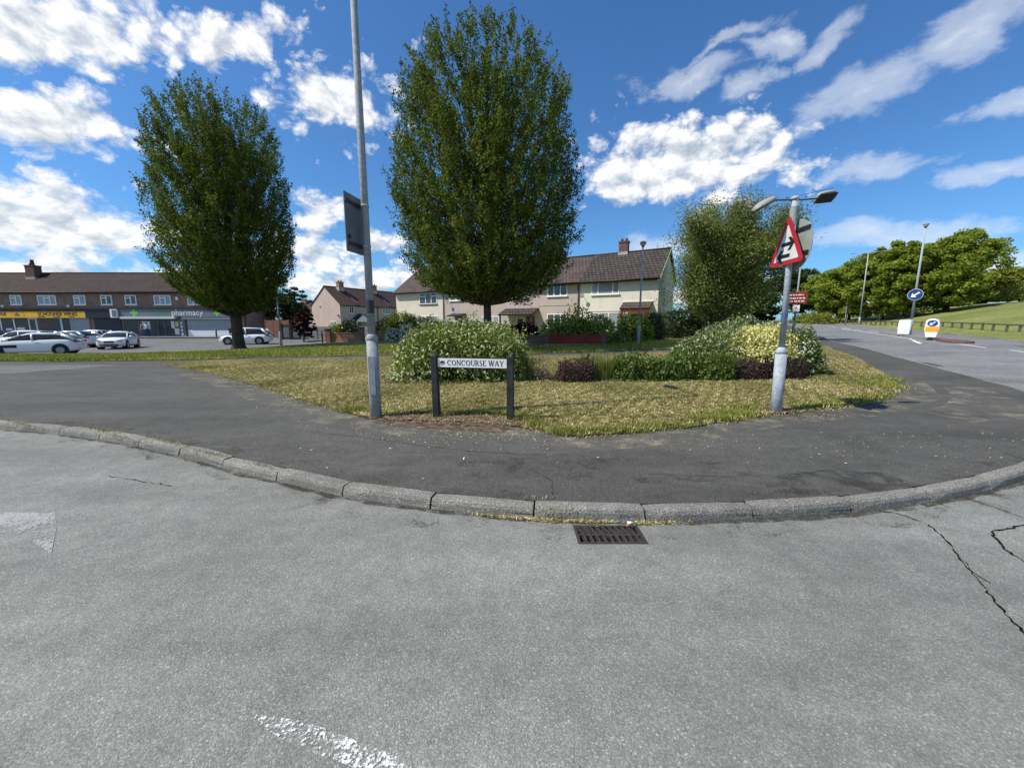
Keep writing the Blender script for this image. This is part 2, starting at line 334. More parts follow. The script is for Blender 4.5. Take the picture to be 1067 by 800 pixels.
# ------------------------------------------------------------------ mesh helpers
class MB:
    def __init__(s): s.v = []; s.f = []; s.mi = []; s.sm = []
    def add(s, vs, fs, mi=0, smooth=False):
        o = len(s.v); s.v += [tuple(v) for v in vs]
        for f in fs: s.f.append([i + o for i in f]); s.mi.append(mi); s.sm.append(smooth)
        return s
    def box(s, x0, x1, y0, y1, z0, z1, mi=0):
        vs = [(x, y, z) for z in (z0, z1) for y in (y0, y1) for x in (x0, x1)]
        return s.add(vs, [(0, 2, 3, 1), (4, 5, 7, 6), (0, 1, 5, 4), (2, 6, 7, 3), (0, 4, 6, 2), (1, 3, 7, 5)], mi)
    def tube(s, pts, rad, n=10, mi=0, caps=True, smooth=True):
        pts = [Vector(p) for p in pts]
        if not isinstance(rad, (list, tuple)): rad = [rad] * len(pts)
        o = len(s.v); ref = None
        for i, p in enumerate(pts):
            d = (pts[min(i + 1, len(pts) - 1)] - pts[max(i - 1, 0)])
            if d.length < 1e-9: d = Vector((0, 0, 1))
            d.normalize()
            if ref is None or abs(ref.dot(d)) > .95:
                ref = Vector((1, 0, 0)) if abs(d.x) < .9 else Vector((0, 1, 0))
            u = (ref - d * ref.dot(d)).normalized(); w = d.cross(u); ref = u
            for k in range(n):
                a = 2 * PI * k / n
                s.v.append(tuple(p + (u * math.cos(a) + w * math.sin(a)) * rad[i]))
        for i in range(len(pts) - 1):
            for k in range(n):
                a = o + i * n + k; b = o + i * n + (k + 1) % n
                s.f.append([a, b, b + n, a + n]); s.mi.append(mi); s.sm.append(smooth)
        if caps:
            s.f.append([o + k for k in range(n)][::-1]); s.mi.append(mi); s.sm.append(False)
            e = o + (len(pts) - 1) * n
            s.f.append([e + k for k in range(n)]); s.mi.append(mi); s.sm.append(False)
        return s
    def prism(s, poly, h0, h1, axis='z', mi=0):
        """poly: 2-D outline; extruded along an axis from h0 to h1"""
        n = len(poly)
        def P(a, b, h): return {'z': (a, b, h), 'y': (a, h, b), 'x': (h, a, b)}[axis]
        vs = [P(a, b, h0) for a, b in poly] + [P(a, b, h1) for a, b in poly]
        fs = [list(range(n))[::-1], [n + i for i in range(n)]]
        fs += [[i, (i + 1) % n, n + (i + 1) % n, n + i] for i in range(n)]
        return s.add(vs, fs, mi)
    def loft(s, rings, mi=0, smooth=True, caps=True):
        n = len(rings[0]); o = len(s.v)
        for r in rings: s.v += [tuple(p) for p in r]
        for i in range(len(rings) - 1):
            for k in range(n):
                a = o + i * n + k; b = o + i * n + (k + 1) % n
                s.f.append([a, b, b + n, a + n]); s.mi.append(mi); s.sm.append(smooth)
        if caps:
            s.f.append([o + k for k in range(n)][::-1]); s.mi.append(mi); s.sm.append(False)
            e = o + (len(rings) - 1) * n
            s.f.append([e + k for k in range(n)]); s.mi.append(mi); s.sm.append(False)
        return s
    def sphere(s, c, r, n=10, m=7, mi=0):
        rx, ry, rz = r if isinstance(r, (tuple, list)) else (r, r, r)
        rings = []
        for i in range(m + 1):
            t = PI * i / m
            rings.append([(c[0] + rx * max(.01, math.sin(t)) * math.cos(2 * PI * k / n), c[1] + ry * max(.01, math.sin(t)) * math.sin(2 * PI * k / n), c[2] - rz * math.cos(t)) for k in range(n)])
        return s.loft(rings, mi)
    def mesh(s, name, mats):
        me = bpy.data.meshes.new(name); me.from_pydata(s.v, [], s.f)
        for m in (mats if isinstance(mats, (list, tuple)) else [mats]): me.materials.append(m)
        me.polygons.foreach_set('material_index', s.mi); me.polygons.foreach_set('use_smooth', s.sm)
        bm = bmesh.new(); bm.from_mesh(me); bmesh.ops.recalc_face_normals(bm, faces=bm.faces); bm.to_mesh(me); bm.free()
        me.update(); return me
def props(o, label=None, cat=None, group=None, kind=None):
    if label: o['label'] = label
    if cat: o['category'] = cat
    if group: o['group'] = group
    if kind: o['kind'] = kind
    return o
def link(name, me, parent=None, loc=None, rz=0, bevel=0):
    o = bpy.data.objects.new(name, me); COL.objects.link(o)
    if parent is not None: o.parent = parent
    if loc: o.location = loc
    if rz: o.rotation_euler = (0, 0, rz)
    if bevel:
        b = o.modifiers.new('bevel', 'BEVEL'); b.width = bevel; b.segments = 2; b.limit_method = 'ANGLE'
    return o
def part(name, mb, mats, parent, bevel=0, label=None):
    o = link(name, mb.mesh(name, mats), parent, bevel=bevel)
    if label: o['label'] = label
    return o
def thing(name, label, cat, loc=(0, 0, 0), rz=0, group=None):
    o = bpy.data.objects.new(name, None); COL.objects.link(o); o.empty_display_size = .2
    o.location = loc; o.rotation_euler = (0, 0, rz)
    return props(o, label, cat, group)
def copy_thing(o, loc, rz, label=None):
    kids = {}
    for c in bpy.data.objects:
        if c.parent: kids.setdefault(c.parent.name, []).append(c)
    def cp(src, parent):
        d = src.copy(); COL.objects.link(d)
        if parent is not None: d.parent = parent
        for k in kids.get(src.name, []): cp(k, d)
        return d
    n = cp(o, None); n.location = loc; n.rotation_euler = (0, 0, rz)
    if label: n['label'] = label
    return n
def text_mesh(txt, size, extrude=.002, align='CENTER', xs=1.0, shear=0, bold=0.0):
    c = bpy.data.curves.new('lettering', 'FONT'); c.body = txt; c.size = size; c.extrude = extrude; c.align_x = align; c.align_y = 'CENTER'
    c.resolution_u = 3; c.shear = shear; c.offset = bold
    o = bpy.data.objects.new('lettering', c); COL.objects.link(o)
    dg = bpy.context.evaluated_depsgraph_get(); me = bpy.data.meshes.new_from_object(o.evaluated_get(dg))
    bpy.data.objects.remove(o); bpy.data.curves.remove(c)
    # stand it up: text x -> x, text y -> z, facing -y
    me.transform(Matrix(((xs, 0, 0, 0), (0, 0, -1, 0), (0, 1, 0, 0), (0, 0, 0, 1))))
    return me
def lettering(txt, size, m, parent, loc, rz=0, align='CENTER', xs=1.0, name='lettering', shear=0, bold=0.0):
    me = text_mesh(txt, size, .004, align, xs, shear, bold); me.materials.clear(); me.materials.append(m)
    return link(name, me, parent, loc, rz)

def blob(cx, cy, rx, ry, rot, n=26, seed=1):
    r = random.Random(seed); out = []
    for i in range(n):
        a = 2 * PI * i / n; k = r.uniform(.8, 1.15)
        x, y = rx * k * math.cos(a), ry * k * math.sin(a)
        out.append((cx + x * math.cos(rot) - y * math.sin(rot), cy + x * math.sin(rot) + y * math.cos(rot)))
    return out
def sheet(name, outer, step, zoff, m, holes=(), kind='structure', zfn=None, fine=None):
    """a ground sheet: an outline filled with a constrained triangulation that follows the terrain"""
    zf = zfn or T
    pts = []; faces = []
    def loop(pl):
        i0 = len(pts); dense = []
        for i, a in enumerate(pl):
            b = pl[(i + 1) % len(pl)]
            L = math.hypot(b[0] - a[0], b[1] - a[1]); k = max(1, min(80, int(L / step)))
            dense += [(a[0] + (b[0] - a[0]) * j / k, a[1] + (b[1] - a[1]) * j / k) for j in range(k)]
        pts.extend(dense); faces.append(list(range(i0, len(pts))))
        return dense
    d = loop(outer); hs = [loop(h) for h in holes]
    def inside(x, y, pl):
        c = False; j = len(pl) - 1
        for i in range(len(pl)):
            if (pl[i][1] > y) != (pl[j][1] > y) and x < (pl[j][0] - pl[i][0]) * (y - pl[i][1]) / (pl[j][1] - pl[i][1]) + pl[i][0]: c = not c
            j = i
        return c
    xs = [p[0] for p in outer]; ys = [p[1] for p in outer]
    r = random.Random(3)
    x = min(xs) + step / 2
    while x < max(xs):
        y = min(ys) + step / 2
        while y < max(ys):
            px, py = x + r.uniform(-.2, .2) * step, y + r.uniform(-.2, .2) * step
            if inside(px, py, outer): pts.append((px, py))
            y += step
        x += step
    vs, es, fs, ov, oe, of = delaunay_2d_cdt([Vector(p) for p in pts], [], faces, 1, 1e-5)
    fs = [f for f, k in zip(fs, of) if not any(i > 0 for i in k)]
    me = bpy.data.meshes.new(name)
    me.from_pydata([(v[0], v[1], zf(v[0], v[1]) + zoff) for v in vs], [], fs)
    bm = bmesh.new(); bm.from_mesh(me)
    for f in bm.faces:
        if f.normal.z < 0: f.normal_flip()
        f.smooth = True
    bm.to_mesh(me); bm.free()
    me.materials.append(m)
    return props(link(name, me), kind=kind)

# ------------------------------------------------------------------ foliage (numpy)
def unit(a): return a / np.maximum(1e-9, np.linalg.norm(a, axis=-1, keepdims=True))
def leaf_mesh(name, P, A, N, L, Wd, tone, m, mi=None):
    """diamond leaves: centre P, long axis A, approximate normal N, length L, width Wd"""
    n = len(P); A = unit(A); B = unit(np.cross(A, N)); L = np.broadcast_to(np.asarray(L, float), (n,))[:, None]; Wd = np.broadcast_to(np.asarray(Wd, float), (n,))[:, None]
    V = np.stack([P - A * L * .5, P + B * Wd * .5 - A * L * .05, P + A * L * .5, P - B * Wd * .5 - A * L * .05], 1).reshape(-1, 3).astype(np.float32)
    me = bpy.data.meshes.new(name)
    me.vertices.add(4 * n); me.vertices.foreach_set('co', V.ravel())
    me.loops.add(4 * n); me.loops.foreach_set('vertex_index', np.arange(4 * n, dtype=np.int32))
    me.polygons.add(n); me.polygons.foreach_set('loop_start', np.arange(0, 4 * n, 4, dtype=np.int32))
    try: me.polygons.foreach_set('loop_total', np.full(n, 4, dtype=np.int32))
    except Exception: pass
    me.update(calc_edges=True)
    at = me.attributes.new('tone', 'FLOAT', 'FACE'); at.data.foreach_set('value', np.clip(tone, 0, 1).astype(np.float32))
    for q in (m if isinstance(m, (list, tuple)) else [m]): me.materials.append(q)
    if mi is not None: me.polygons.foreach_set('material_index', np.asarray(mi, dtype=np.int32))
    return me
def rdir(g, n):
    return unit(g.normal(size=(n, 3)))
def lump(D, g, k=7, amp=.22):
    """smooth bumps over the sphere of directions D"""
    r = np.ones(len(D))
    for _ in range(k):
        c = rdir(g, 1)[0]; r += amp * g.uniform(-.5, 1) * np.exp(-((D - c) ** 2).sum(1) / .18)
    return r

def bush(name, label, cat, c, rad, n, leaf, m, seed, flowers=0, fmat=None, fsize=.06, group=None, boxy=1.0, tone_mu=.5, core=True, aspect=.5, up=.3, ground=True, lumps=12, amp=.36, flower_top=-.2):
    """a shrub: leaves in a lumpy shell round a dark twiggy inside; c is the centre of its base"""
    g = np.random.default_rng(seed); rx, ry, rz = rad
    root = thing(name, label, cat, c, 0, group)
    D = rdir(g, n); D[:, 2] = np.abs(D[:, 2]) * 1.0 - .12 * g.random(n)
    D = unit(D); rr = lump(D, np.random.default_rng(seed + 1), lumps, amp)
    dep = 1 - .38 * g.random(n) ** 1.6
    P = np.sign(D) * np.abs(D) ** boxy * np.array([rx, ry, rz]) * (rr * dep)[:, None] + g.normal(size=(n, 3)) * leaf * .5
    P[:, 2] = np.maximum(P[:, 2], .02)
    ns = max(12, int(38 * rx)); sd_ = rdir(g, ns); sd_[:, 2] = np.abs(sd_[:, 2]) + .25; sd_ = unit(sd_); ms = n // 14
    si = g.integers(0, ns, ms); sr = lump(sd_, np.random.default_rng(seed + 1), lumps, amp)[si] * (.92 + g.uniform(.08, .30, ns)[si] * g.random(ms))
    P[:ms] = np.sign(sd_[si]) * np.abs(sd_[si]) ** boxy * np.array([rx, ry, rz]) * sr[:, None] + g.normal(size=(ms, 3)) * leaf * .55; P[:, 2] = np.maximum(P[:, 2], .02)
    A = unit(D * .8 + rdir(g, n) + np.array([0, 0, up])); N = unit(D + rdir(g, n) * .9)
    tone = g.normal(tone_mu, .22, n) + (rr - 1) * .4
    L = leaf * g.uniform(.7, 1.35, n)
    leaves_ = (P, A, N, L, L * aspect, tone)
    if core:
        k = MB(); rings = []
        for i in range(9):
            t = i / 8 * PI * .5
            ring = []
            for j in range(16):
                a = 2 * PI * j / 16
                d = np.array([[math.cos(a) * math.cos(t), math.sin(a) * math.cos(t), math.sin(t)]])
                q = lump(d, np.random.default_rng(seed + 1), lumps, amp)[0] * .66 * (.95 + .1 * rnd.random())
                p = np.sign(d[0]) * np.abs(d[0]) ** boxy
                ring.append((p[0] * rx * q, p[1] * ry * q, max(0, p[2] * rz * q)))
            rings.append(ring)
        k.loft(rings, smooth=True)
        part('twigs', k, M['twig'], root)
    if flowers:
        D = rdir(g, flowers * 4); D[:, 2] = np.abs(D[:, 2]) - .05
        D = unit(D); D = D[D[:, 2] > flower_top][:flowers]; nf = len(D)
        rr = lump(D, np.random.default_rng(seed + 1), lumps, amp)
        C = np.sign(D) * np.abs(D) ** boxy * np.array([rx, ry, rz]) * (rr * (1.0 + .05 * g.random(nf)))[:, None]
        C[:, 2] = np.maximum(C[:, 2], .06)
        C = np.repeat(C, 5, 0) + g.normal(size=(nf * 5, 3)) * fsize * .38
        Dd = np.repeat(D, 5, 0)
        N = unit(Dd + rdir(g, nf * 5) * .7 + np.array([0, 0, .4])); A = unit(np.cross(N, rdir(g, nf * 5)))
        L = fsize * g.uniform(.55, 1.0, nf * 5)
        lv = [np.concatenate([q, w]) for q, w in zip(leaves_, (C, A, N, L, L * .8, g.random(nf * 5)))]
        link('foliage', leaf_mesh('foliage', *lv, [m, fmat], np.repeat([0, 1], [n, nf * 5])), root)
    else: link('foliage', leaf_mesh('foliage', *leaves_, m), root)
    return root

def sword_tuft(name, label, c, r, h, n, m, seed, cat='plant', lean=.35, w=.014, group=None):
    g = np.random.default_rng(seed); root = thing(name, label, cat, c, 0, group)
    a = g.uniform(0, 2 * PI, n); rr = r * np.sqrt(g.random(n)) * .6
    out = np.stack([np.cos(a), np.sin(a), np.zeros(n)], 1)
    hh = h * g.uniform(.45, 1.05, n); ln = lean * g.random(n)
    segs = 3; V = []; tone = np.repeat(g.normal(.5, .25, n), segs)
    base = out * rr[:, None]; side = np.stack([-np.sin(a + g.normal(0, .6, n)), np.cos(a), np.zeros(n)], 1)
    pts = []
    for i in range(segs + 1):
        t = i / segs
        pts.append(base + out * (ln * t ** 2 * hh * 1.2)[:, None] + np.array([0, 0, 1]) * (hh * (t - .25 * ln * t ** 2))[:, None])
    for i in range(segs):
        w0 = w * (1 - i / segs) + .001; w1 = w * (1 - (i + 1) / segs) + .001
        V.append(np.stack([pts[i] - side * w0, pts[i] + side * w0, pts[i + 1] + side * w1, pts[i + 1] - side * w1], 1))
    V = np.stack(V, 1).reshape(-1, 3).astype(np.float32); nq = n * segs
    me = bpy.data.meshes.new('leaves'); me.vertices.add(4 * nq); me.vertices.foreach_set('co', V.ravel())
    me.loops.add(4 * nq); me.loops.foreach_set('vertex_index', np.arange(4 * nq, dtype=np.int32))
    me.polygons.add(nq); me.polygons.foreach_set('loop_start', np.arange(0, 4 * nq, 4, dtype=np.int32))
    me.update(calc_edges=True); at = me.attributes.new('tone', 'FLOAT', 'FACE'); at.data.foreach_set('value', np.clip(tone, 0, 1).astype(np.float32))
    me.materials.append(m); link('leaves', me, root)
    return root

def blades(name, XY, h, w, m, tone, z, lie=.5, seed=1, parent=None):
    """short grass blades (triangle-like diamonds) standing or lying at the points XY"""
    g = np.random.default_rng(seed); n = len(XY)
    a = g.uniform(0, 2 * PI, n); tilt = np.clip(g.normal(lie, .28, n), 0, 1.4)
    A = np.stack([np.cos(a) * np.sin(tilt), np.sin(a) * np.sin(tilt), np.cos(tilt)], 1)
    L = h * g.uniform(.5, 1.3, n)
    P = np.stack([XY[:, 0], XY[:, 1], z], 1) + A * L[:, None] * .42
    P[:, 2] += .003
    N = unit(np.stack([-np.sin(a), np.cos(a), g.normal(0, .4, n)], 1)); N = unit(np.cross(A, N))
    o = link(name, leaf_mesh(name, P, A, N, L, w * g.uniform(.7, 1.4, n), tone, m), parent)
    return o

# ------------------------------------------------------------------ ground, roads, paths
KERB = [(-26, 8.2), (-20, 7.6), (-14, 6.9), (-10.4, 6.4), (-7.92, 5.82), (-6.7, 5.55), (-5.27, 5.08), (-3.86, 4.48), (-3.13, 4.12), (-2.26, 3.74), (-1.56, 3.44), (-.70, 3.20), (.17, 3.04), (1.04, 2.98), (1.97, 3.02), (2.87, 3.12), (3.84, 3.34), (5.23, 3.80), (6.7, 4.5), (8.2, 5.45), (9.5, 6.5), (10.5, 7.5), (11.33, 8.48), (11.92, 9.52), (12.78, 11.02), (13.94, 13.04), (15.6, 15.93), (17.86, 19.79), (20.64, 25.13), W(32, 3.4), W(45, 3.2), W(60, 2.8), W(80, 1.8), W(110, -.5), W(150, -5), W(200, -13)]
FAR = [W(-60, 12.4), W(-20, 12.4), W(0, 12.4), W(20, 12.4), W(30, 12.4), W(38, 12.2), W(48, 11.9), W(60, 11.3), W(80, 10.0), W(110, 7.6), W(150, 3), W(200, -5)]
def resample(pl, d):
    out = [pl[0]]
    for a, b in zip(pl[:-1], pl[1:]):
        L = math.hypot(b[0] - a[0], b[1] - a[1]); k = max(1, round(L / d))
        out += [(a[0] + (b[0] - a[0]) * i / k, a[1] + (b[1] - a[1]) * i / k) for i in range(1, k + 1)]
    return out
def catmull(pl, k=6):
    out = []
    for i in range(len(pl) - 1):
        p0 = pl[max(0, i - 1)]; p1 = pl[i]; p2 = pl[i + 1]; p3 = pl[min(len(pl) - 1, i + 2)]
        for j in range(k):
            t = j / k
            out.append(tuple(.5 * ((2 * p1[c]) + (-p0[c] + p2[c]) * t + (2 * p0[c] - 5 * p1[c] + 4 * p2[c] - p3[c]) * t * t + (-p0[c] + 3 * p1[c] - 3 * p2[c] + p3[c]) * t ** 3) for c in (0, 1)))
    return out + [pl[-1]]
KC = catmull(KERB, 6)
def offset(pl, d):
    """shift a polyline to its left by d"""
    out = []
    for i, p in enumerate(pl):
        a = pl[max(0, i - 1)]; b = pl[min(len(pl) - 1, i + 1)]
        tx, ty = b[0] - a[0], b[1] - a[1]; L = math.hypot(tx, ty) or 1
        out.append((p[0] - ty / L * d, p[1] + tx / L * d))
    return out

# wide terrain to the horizon
def big_ground():
    def axis(lo, hi):
        a = list(np.arange(-60, 120.1, 4.0))
        x = 120
        while x < hi: x *= 1.25; a.append(x)
        x = -60
        while x > lo: x *= 1.25; a.insert(0, x)
        return a
    xs = axis(-1500, 1500); ys = axis(-1500, 1500)
    vs = [(x, y, T(x, y) - .09 - (.25 if (y < 9 and -60 < x < 45) else 0)) for y in ys for x in xs]; n = len(xs)
    fs = [(j * n + i, j * n + i + 1, (j + 1) * n + i + 1, (j + 1) * n + i) for j in range(len(ys) - 1) for i in range(n - 1)]
    me = bpy.data.meshes.new('ground'); me.from_pydata(vs, [], fs); me.materials.append(M['field'])
    for p in me.polygons: p.use_smooth = True
    props(link('ground', me), kind='structure')
big_ground()

GR = [(.49, 2.655), (1.01, 2.655), (1.01, 2.925), (.49, 2.925)]
gx0, gx1, gy0, gy1 = .49, 1.01, 2.655, 2.925
near_road = [(-45, -25), (-1.8, -25), W(-30, 12.4), W(-12, 12.4), W(3.5, 12.4)] + [p for p in reversed(KC) if p[0] < 11.2 and p[1] < 8.6] + [(-45, 10)]
sheet('road', near_road, 1.3, 0, M['road'], holes=[GR])
kc_main = [p for p in KC if p[1] > 8.2 and p[0] > 10]
sheet('main_road', [W(3.5, 12.4)] + [p for p in FAR if .55 * p[0] + .835 * p[1] - 9 > 4] + list(reversed([kc_main[i] for i in range(0, len(kc_main), 2)] )) + [W(3.5, 4.4)], 3.0, .003, M['main_road'])
# footpath: all tarmac behind the kerb, the lawns lie on it
kback = offset(KC, .125)
fp = [p for p in kback if .55 * p[0] + .835 * p[1] - 9 < 120][::2]
fp_outer = fp + [W(110, -5), W(60, -1.2), W(40, .2), W(25, -.5), (14.5, 21.2), (9, 20.2), (4, 19.1), (0, 18.5), (-6, 18.9), (-14, 17.8), (-26, 17.2), (-40, 17.0)]
sheet('footpath', fp_outer, 1.1, .10, M['footpath'])
sheet('footpath_patch', [(-27, 14.3), (-17.0, 14.6), (-14.6, 14.5), (-14.9, 13.1), (-15.4, 11.9), (-27, 9.6)], 2, .106, M['patch'])

# kerb stones: one profile swept stone by stone, with open joints
def kerb(name, line, h, wd, stone, m, gap=.016, flip=1):
    mb = MB(); L = 0; cum = [0]
    for a, b in zip(line[:-1], line[1:]): L += math.hypot(b[0] - a[0], b[1] - a[1]); cum.append(L)
    def P(d):
        d = min(max(d, 0), L - 1e-6); i = 0; lo, hi = 0, len(cum) - 1
        while hi - lo > 1:
            mid = (lo + hi) // 2
            if cum[mid] <= d: lo = mid
            else: hi = mid
        t = (d - cum[lo]) / max(1e-9, cum[hi] - cum[lo]); a, b = line[lo], line[hi]
        tx, ty = b[0] - a[0], b[1] - a[1]; l = math.hypot(tx, ty) or 1
        return a[0] + tx * t, a[1] + ty * t, -ty / l * flip, tx / l * flip
    d = .35; r = random.Random(11)
    while d < L - .2:
        ln = min(stone, L - d); rings = []
        dz = r.uniform(-.006, .004); dn = r.uniform(-.005, .005)
        for k in range(5):
            e = d + gap / 2 + (ln - gap) * k / 4
            x, y, nx, ny = P(e); z = T(x, y) + dz
            ch = .008 if k in (0, 4) else 0
            prof = [(-.002, -.12), (-.0, .01), (.004 + ch, h * .62 - ch), (.016 + ch, h * .88 - ch), (.034, h - ch), (wd, h + .002 - ch), (wd, -.12)]
            rings.append([(x + nx * (p + dn), y + ny * (p + dn), z + q) for p, q in prof])
        mb.loft(rings, smooth=False); d += ln
    return props(link(name, mb.mesh(name, m)), kind='structure')
kerb('kerb', [p for p in KC if .55 * p[0] + .835 * p[1] - 9 < 100], .102, .128, .914, M['kerb'])
kerb('far_kerb', catmull([p for p in FAR if .55 * p[0] + .835 * p[1] - 9 < 140], 8), .10, .128, .914, M['kerb'], flip=-1)

# dark bed below the kerb joints, and silt lying along the gutter
def along(line, d0, d1, zz, wob=0, seed=1):
    r = random.Random(seed); L0 = offset(line, d0); L1 = offset(line, d1); vs = []
    for p0, p1 in zip(L0, L1):
        k = r.uniform(-wob, wob); vs += [(p0[0], p0[1], T(*p0) + zz), (p1[0], p1[1] + k, T(p1[0], p1[1]) + zz)]
    return MB().add(vs, [(2 * i, 2 * i + 2, 2 * i + 3, 2 * i + 1) for i in range(len(line) - 1)])
kn = [p for p in KC if .55 * p[0] + .835 * p[1] - 9 < 20]
props(link('kerb_bed', along(kn, .004, .122, .035).mesh('kerb_bed', M['crack'])), kind='structure')
def mat_silt(name, col, lo, hi):
    m, nt, out = nt_new(name); g = G(nt); p = g.pos()
    f = g.math('ADD', g.math('MULTIPLY', g.noise(p, 3.0, 6, .7), .62), g.math('MULTIPLY', g.noise(p, 55, 4, .75), .38))
    al = g.ramp(f, [(lo, 0.0), (hi, .85)])
    c = g.ramp(g.noise(p, 90, 4, .7), [(.3, mul(col, .4)), (.7, mul(col, 1.7))])
    t = g.n('BsdfTransparent'); mx = g.n('MixShader'); g.l(al, mx.inputs[0]); g.l(t.outputs[0], mx.inputs[1]); g.l(g.bsdf(c, .95, 0, .1), mx.inputs[2]); g.l(mx.outputs[0], out.inputs[0]); return m
M['silt'] = mat_silt('gutter_silt_dark', (.055, .048, .038), .42, .56)
M['silt_thin'] = mat_silt('gutter_silt_thin', (.08, .072, .06), .52, .66)
M['silt_pale'] = mat_silt('pale_dried_silt', (.26, .235, .185), .49, .62)
kd = resample(kn, .12)
props(link('gutter_silt', along(kd, -.001, -.055, .0045, .02, 4).mesh('gutter_silt', M['silt'])), kind='structure')
props(link('gutter_stain', along(kd, -.001, -.24, .003, .10, 5).mesh('gutter_stain', M['silt_thin'])), kind='structure')
props(link('footpath_silt', along(kd, .125, .30, .1035, .08, 6).mesh('footpath_silt', M['silt_thin'])), kind='structure')
# dry lawn corner with the flower beds
EDGE = [(-13.4, 14.6), (-12.25, 14.0), (-10.4, 12.7), (-8.58, 11.35), (-6.8, 9.9), (-5.21, 8.54), (-4.1, 7.5), (-3.09, 6.70), (-2.45, 6.25), (-1.9, 6.02), (-1.26, 5.92), (-.6, 5.78), (-.05, 5.66), (.36, 5.36), (.92, 5.04), (1.69, 5.25), (2.63, 5.56), (3.81, 6.08), (4.43, 6.36), (5.73, 6.76), (6.8, 7.25), (7.54, 7.77), (8.35, 8.3), (8.90, 8.87), (9.5, 9.65), (10.26, 10.67), (11.6, 12.6), (13.37, 15.18), (15.4, 18.8), (16.6, 20.6)]
r_ = random.Random(5)
edge_d = [(x + r_.uniform(-.05, .05), y + r_.uniform(-.05, .05)) for x, y in resample(EDGE, .3)]
lawn_poly = edge_d + [(12, 19.2), (8, 18.15), (4.7, 17.7), (1.1, 16.95), (-2.5, 17.1), (-5.8, 17.4), (-9, 16.9), (-12.06, 16.2), (-13.2, 15.3)]
sheet('dry_lawn', lawn_poly, .8, .122, M['dry_lawn'])
# green verge beyond the path
sheet('green_verge', [(-60, 16.0), (-26, 16.2), (-18, 15.7), (-13.5, 16.6), (-12.0, 17.5), (-9, 18.2), (-5.8, 18.7), (-2, 18.3), (1.2, 18.3), (5, 19.1), (8, 19.6), (14, 20.6), (16.6, 22.4), (20, 29.5), W(30, .9), W(45, .6), W(70, -1), W(110, -6), W(150, -12), (60, 140), (0, 140), (-8, 90), (-14, 62), (-17, 46), (-15.5, 35), (-19, 31), (-26, 27.5), (-30, 22.5), (-60, 20)], 2.2, .122, M['lawn'])
sheet('car_park', [(-90, 18.5), (-30, 21), (-24, 25.5), (-18, 30), (-14.2, 33.5), (-14.2, 40), (-12, 60), (-18, 62), (-90, 62)], 2.5, .02, M['carpark'])
sheet('shop_pavement', [(-90, 46.6), (-33, 46.6), (-33, 50.2), (-90, 50.2)], 2.5, .12, M['patch'])
sheet('front_path', [(-16.6, 34.2), (-8, 33.6), (-8, 35.3), (-16.9, 36.0)], 2, .15, M['pale_grey'])
sheet('far_field', [FAR[0]] + [p for p in offset(catmull(FAR, 4), -.128)] + [W(240, 2), W(240, 200), W(-60, 200)], 4, .1, M['field'])
sheet('footpath_dust', [(-11, 12.4), (-6.8, 9.0), (-3.4, 6.0), (-1.5, 5.1), (.2, 4.75), (1.2, 4.5), (2.6, 4.9), (4.2, 5.7), (6, 6.2), (8.6, 7.6), (10.3, 9.6), (9.4, 9.6), (8.4, 8.2), (6.8, 7.1), (4.43, 6.3), (1.7, 5.2), (.9, 5.0), (-.05, 5.6), (-1.9, 5.95), (-3.1, 6.6), (-5.2, 8.5), (-8.6, 11.3)], .7, .1045, M['silt_pale'])
sheet('footpath_worn_patch', blob(3.1, 3.58, .85, .26, .12, 30, 21), .3, .1042, mat_silt('worn_tarmac', (.05, .049, .048), .48, .66))
sheet('footpath_worn_strip', blob(.9, 3.9, 1.6, .35, -.02, 30, 22), .3, .1036, mat_silt('worn_tarmac_thin', (.04, .039, .038), .52, .68))
sheet('footpath_pale_patch', [(7.0, 5.75), (8.3, 6.0), (9.7, 7.3), (10.6, 8.6), (10.0, 8.9), (8.9, 7.7), (7.8, 6.9), (7.0, 6.6)], .5, .1045, M['silt_pale'])
# bare soil below the name sign and the signpost
def inside_pl(x, y, pl):
    c = False; j = len(pl) - 1
    for i in range(len(pl)):
        if (pl[i][1] > y) != (pl[j][1] > y) and x < (pl[j][0] - pl[i][0]) * (y - pl[i][1]) / (pl[j][1] - pl[i][1]) + pl[i][0]: c = not c
        j = i
    return c
def soil_z(x, y): return T(x, y) + (.020 if inside_pl(x, y - .06, lawn_poly) else 0)
sheet('bare_soil', blob(-.76, 5.86, 1.6, .42, -.17, 44, 3), .07, .106, M['soil'], zfn=soil_z)
sheet('bare_soil_patch', blob(4.75, 6.60, .48, .16, .3, 26, 4), .3, .128, M['soil'])
sheet('bed_soil', blob(-1.4, 10.9, 2.5, 1.35, 0, 30, 5), .6, .132, M['bed'])
sheet('bed_soil_strip', blob(3.6, 10.6, 3.4, .75, .02, 34, 6), .6, .132, M['bed'])
sheet('bed_soil_round', blob(7.0, 11.3, 2.5, 1.25, .12, 30, 7), .6, .136, M['bed'])

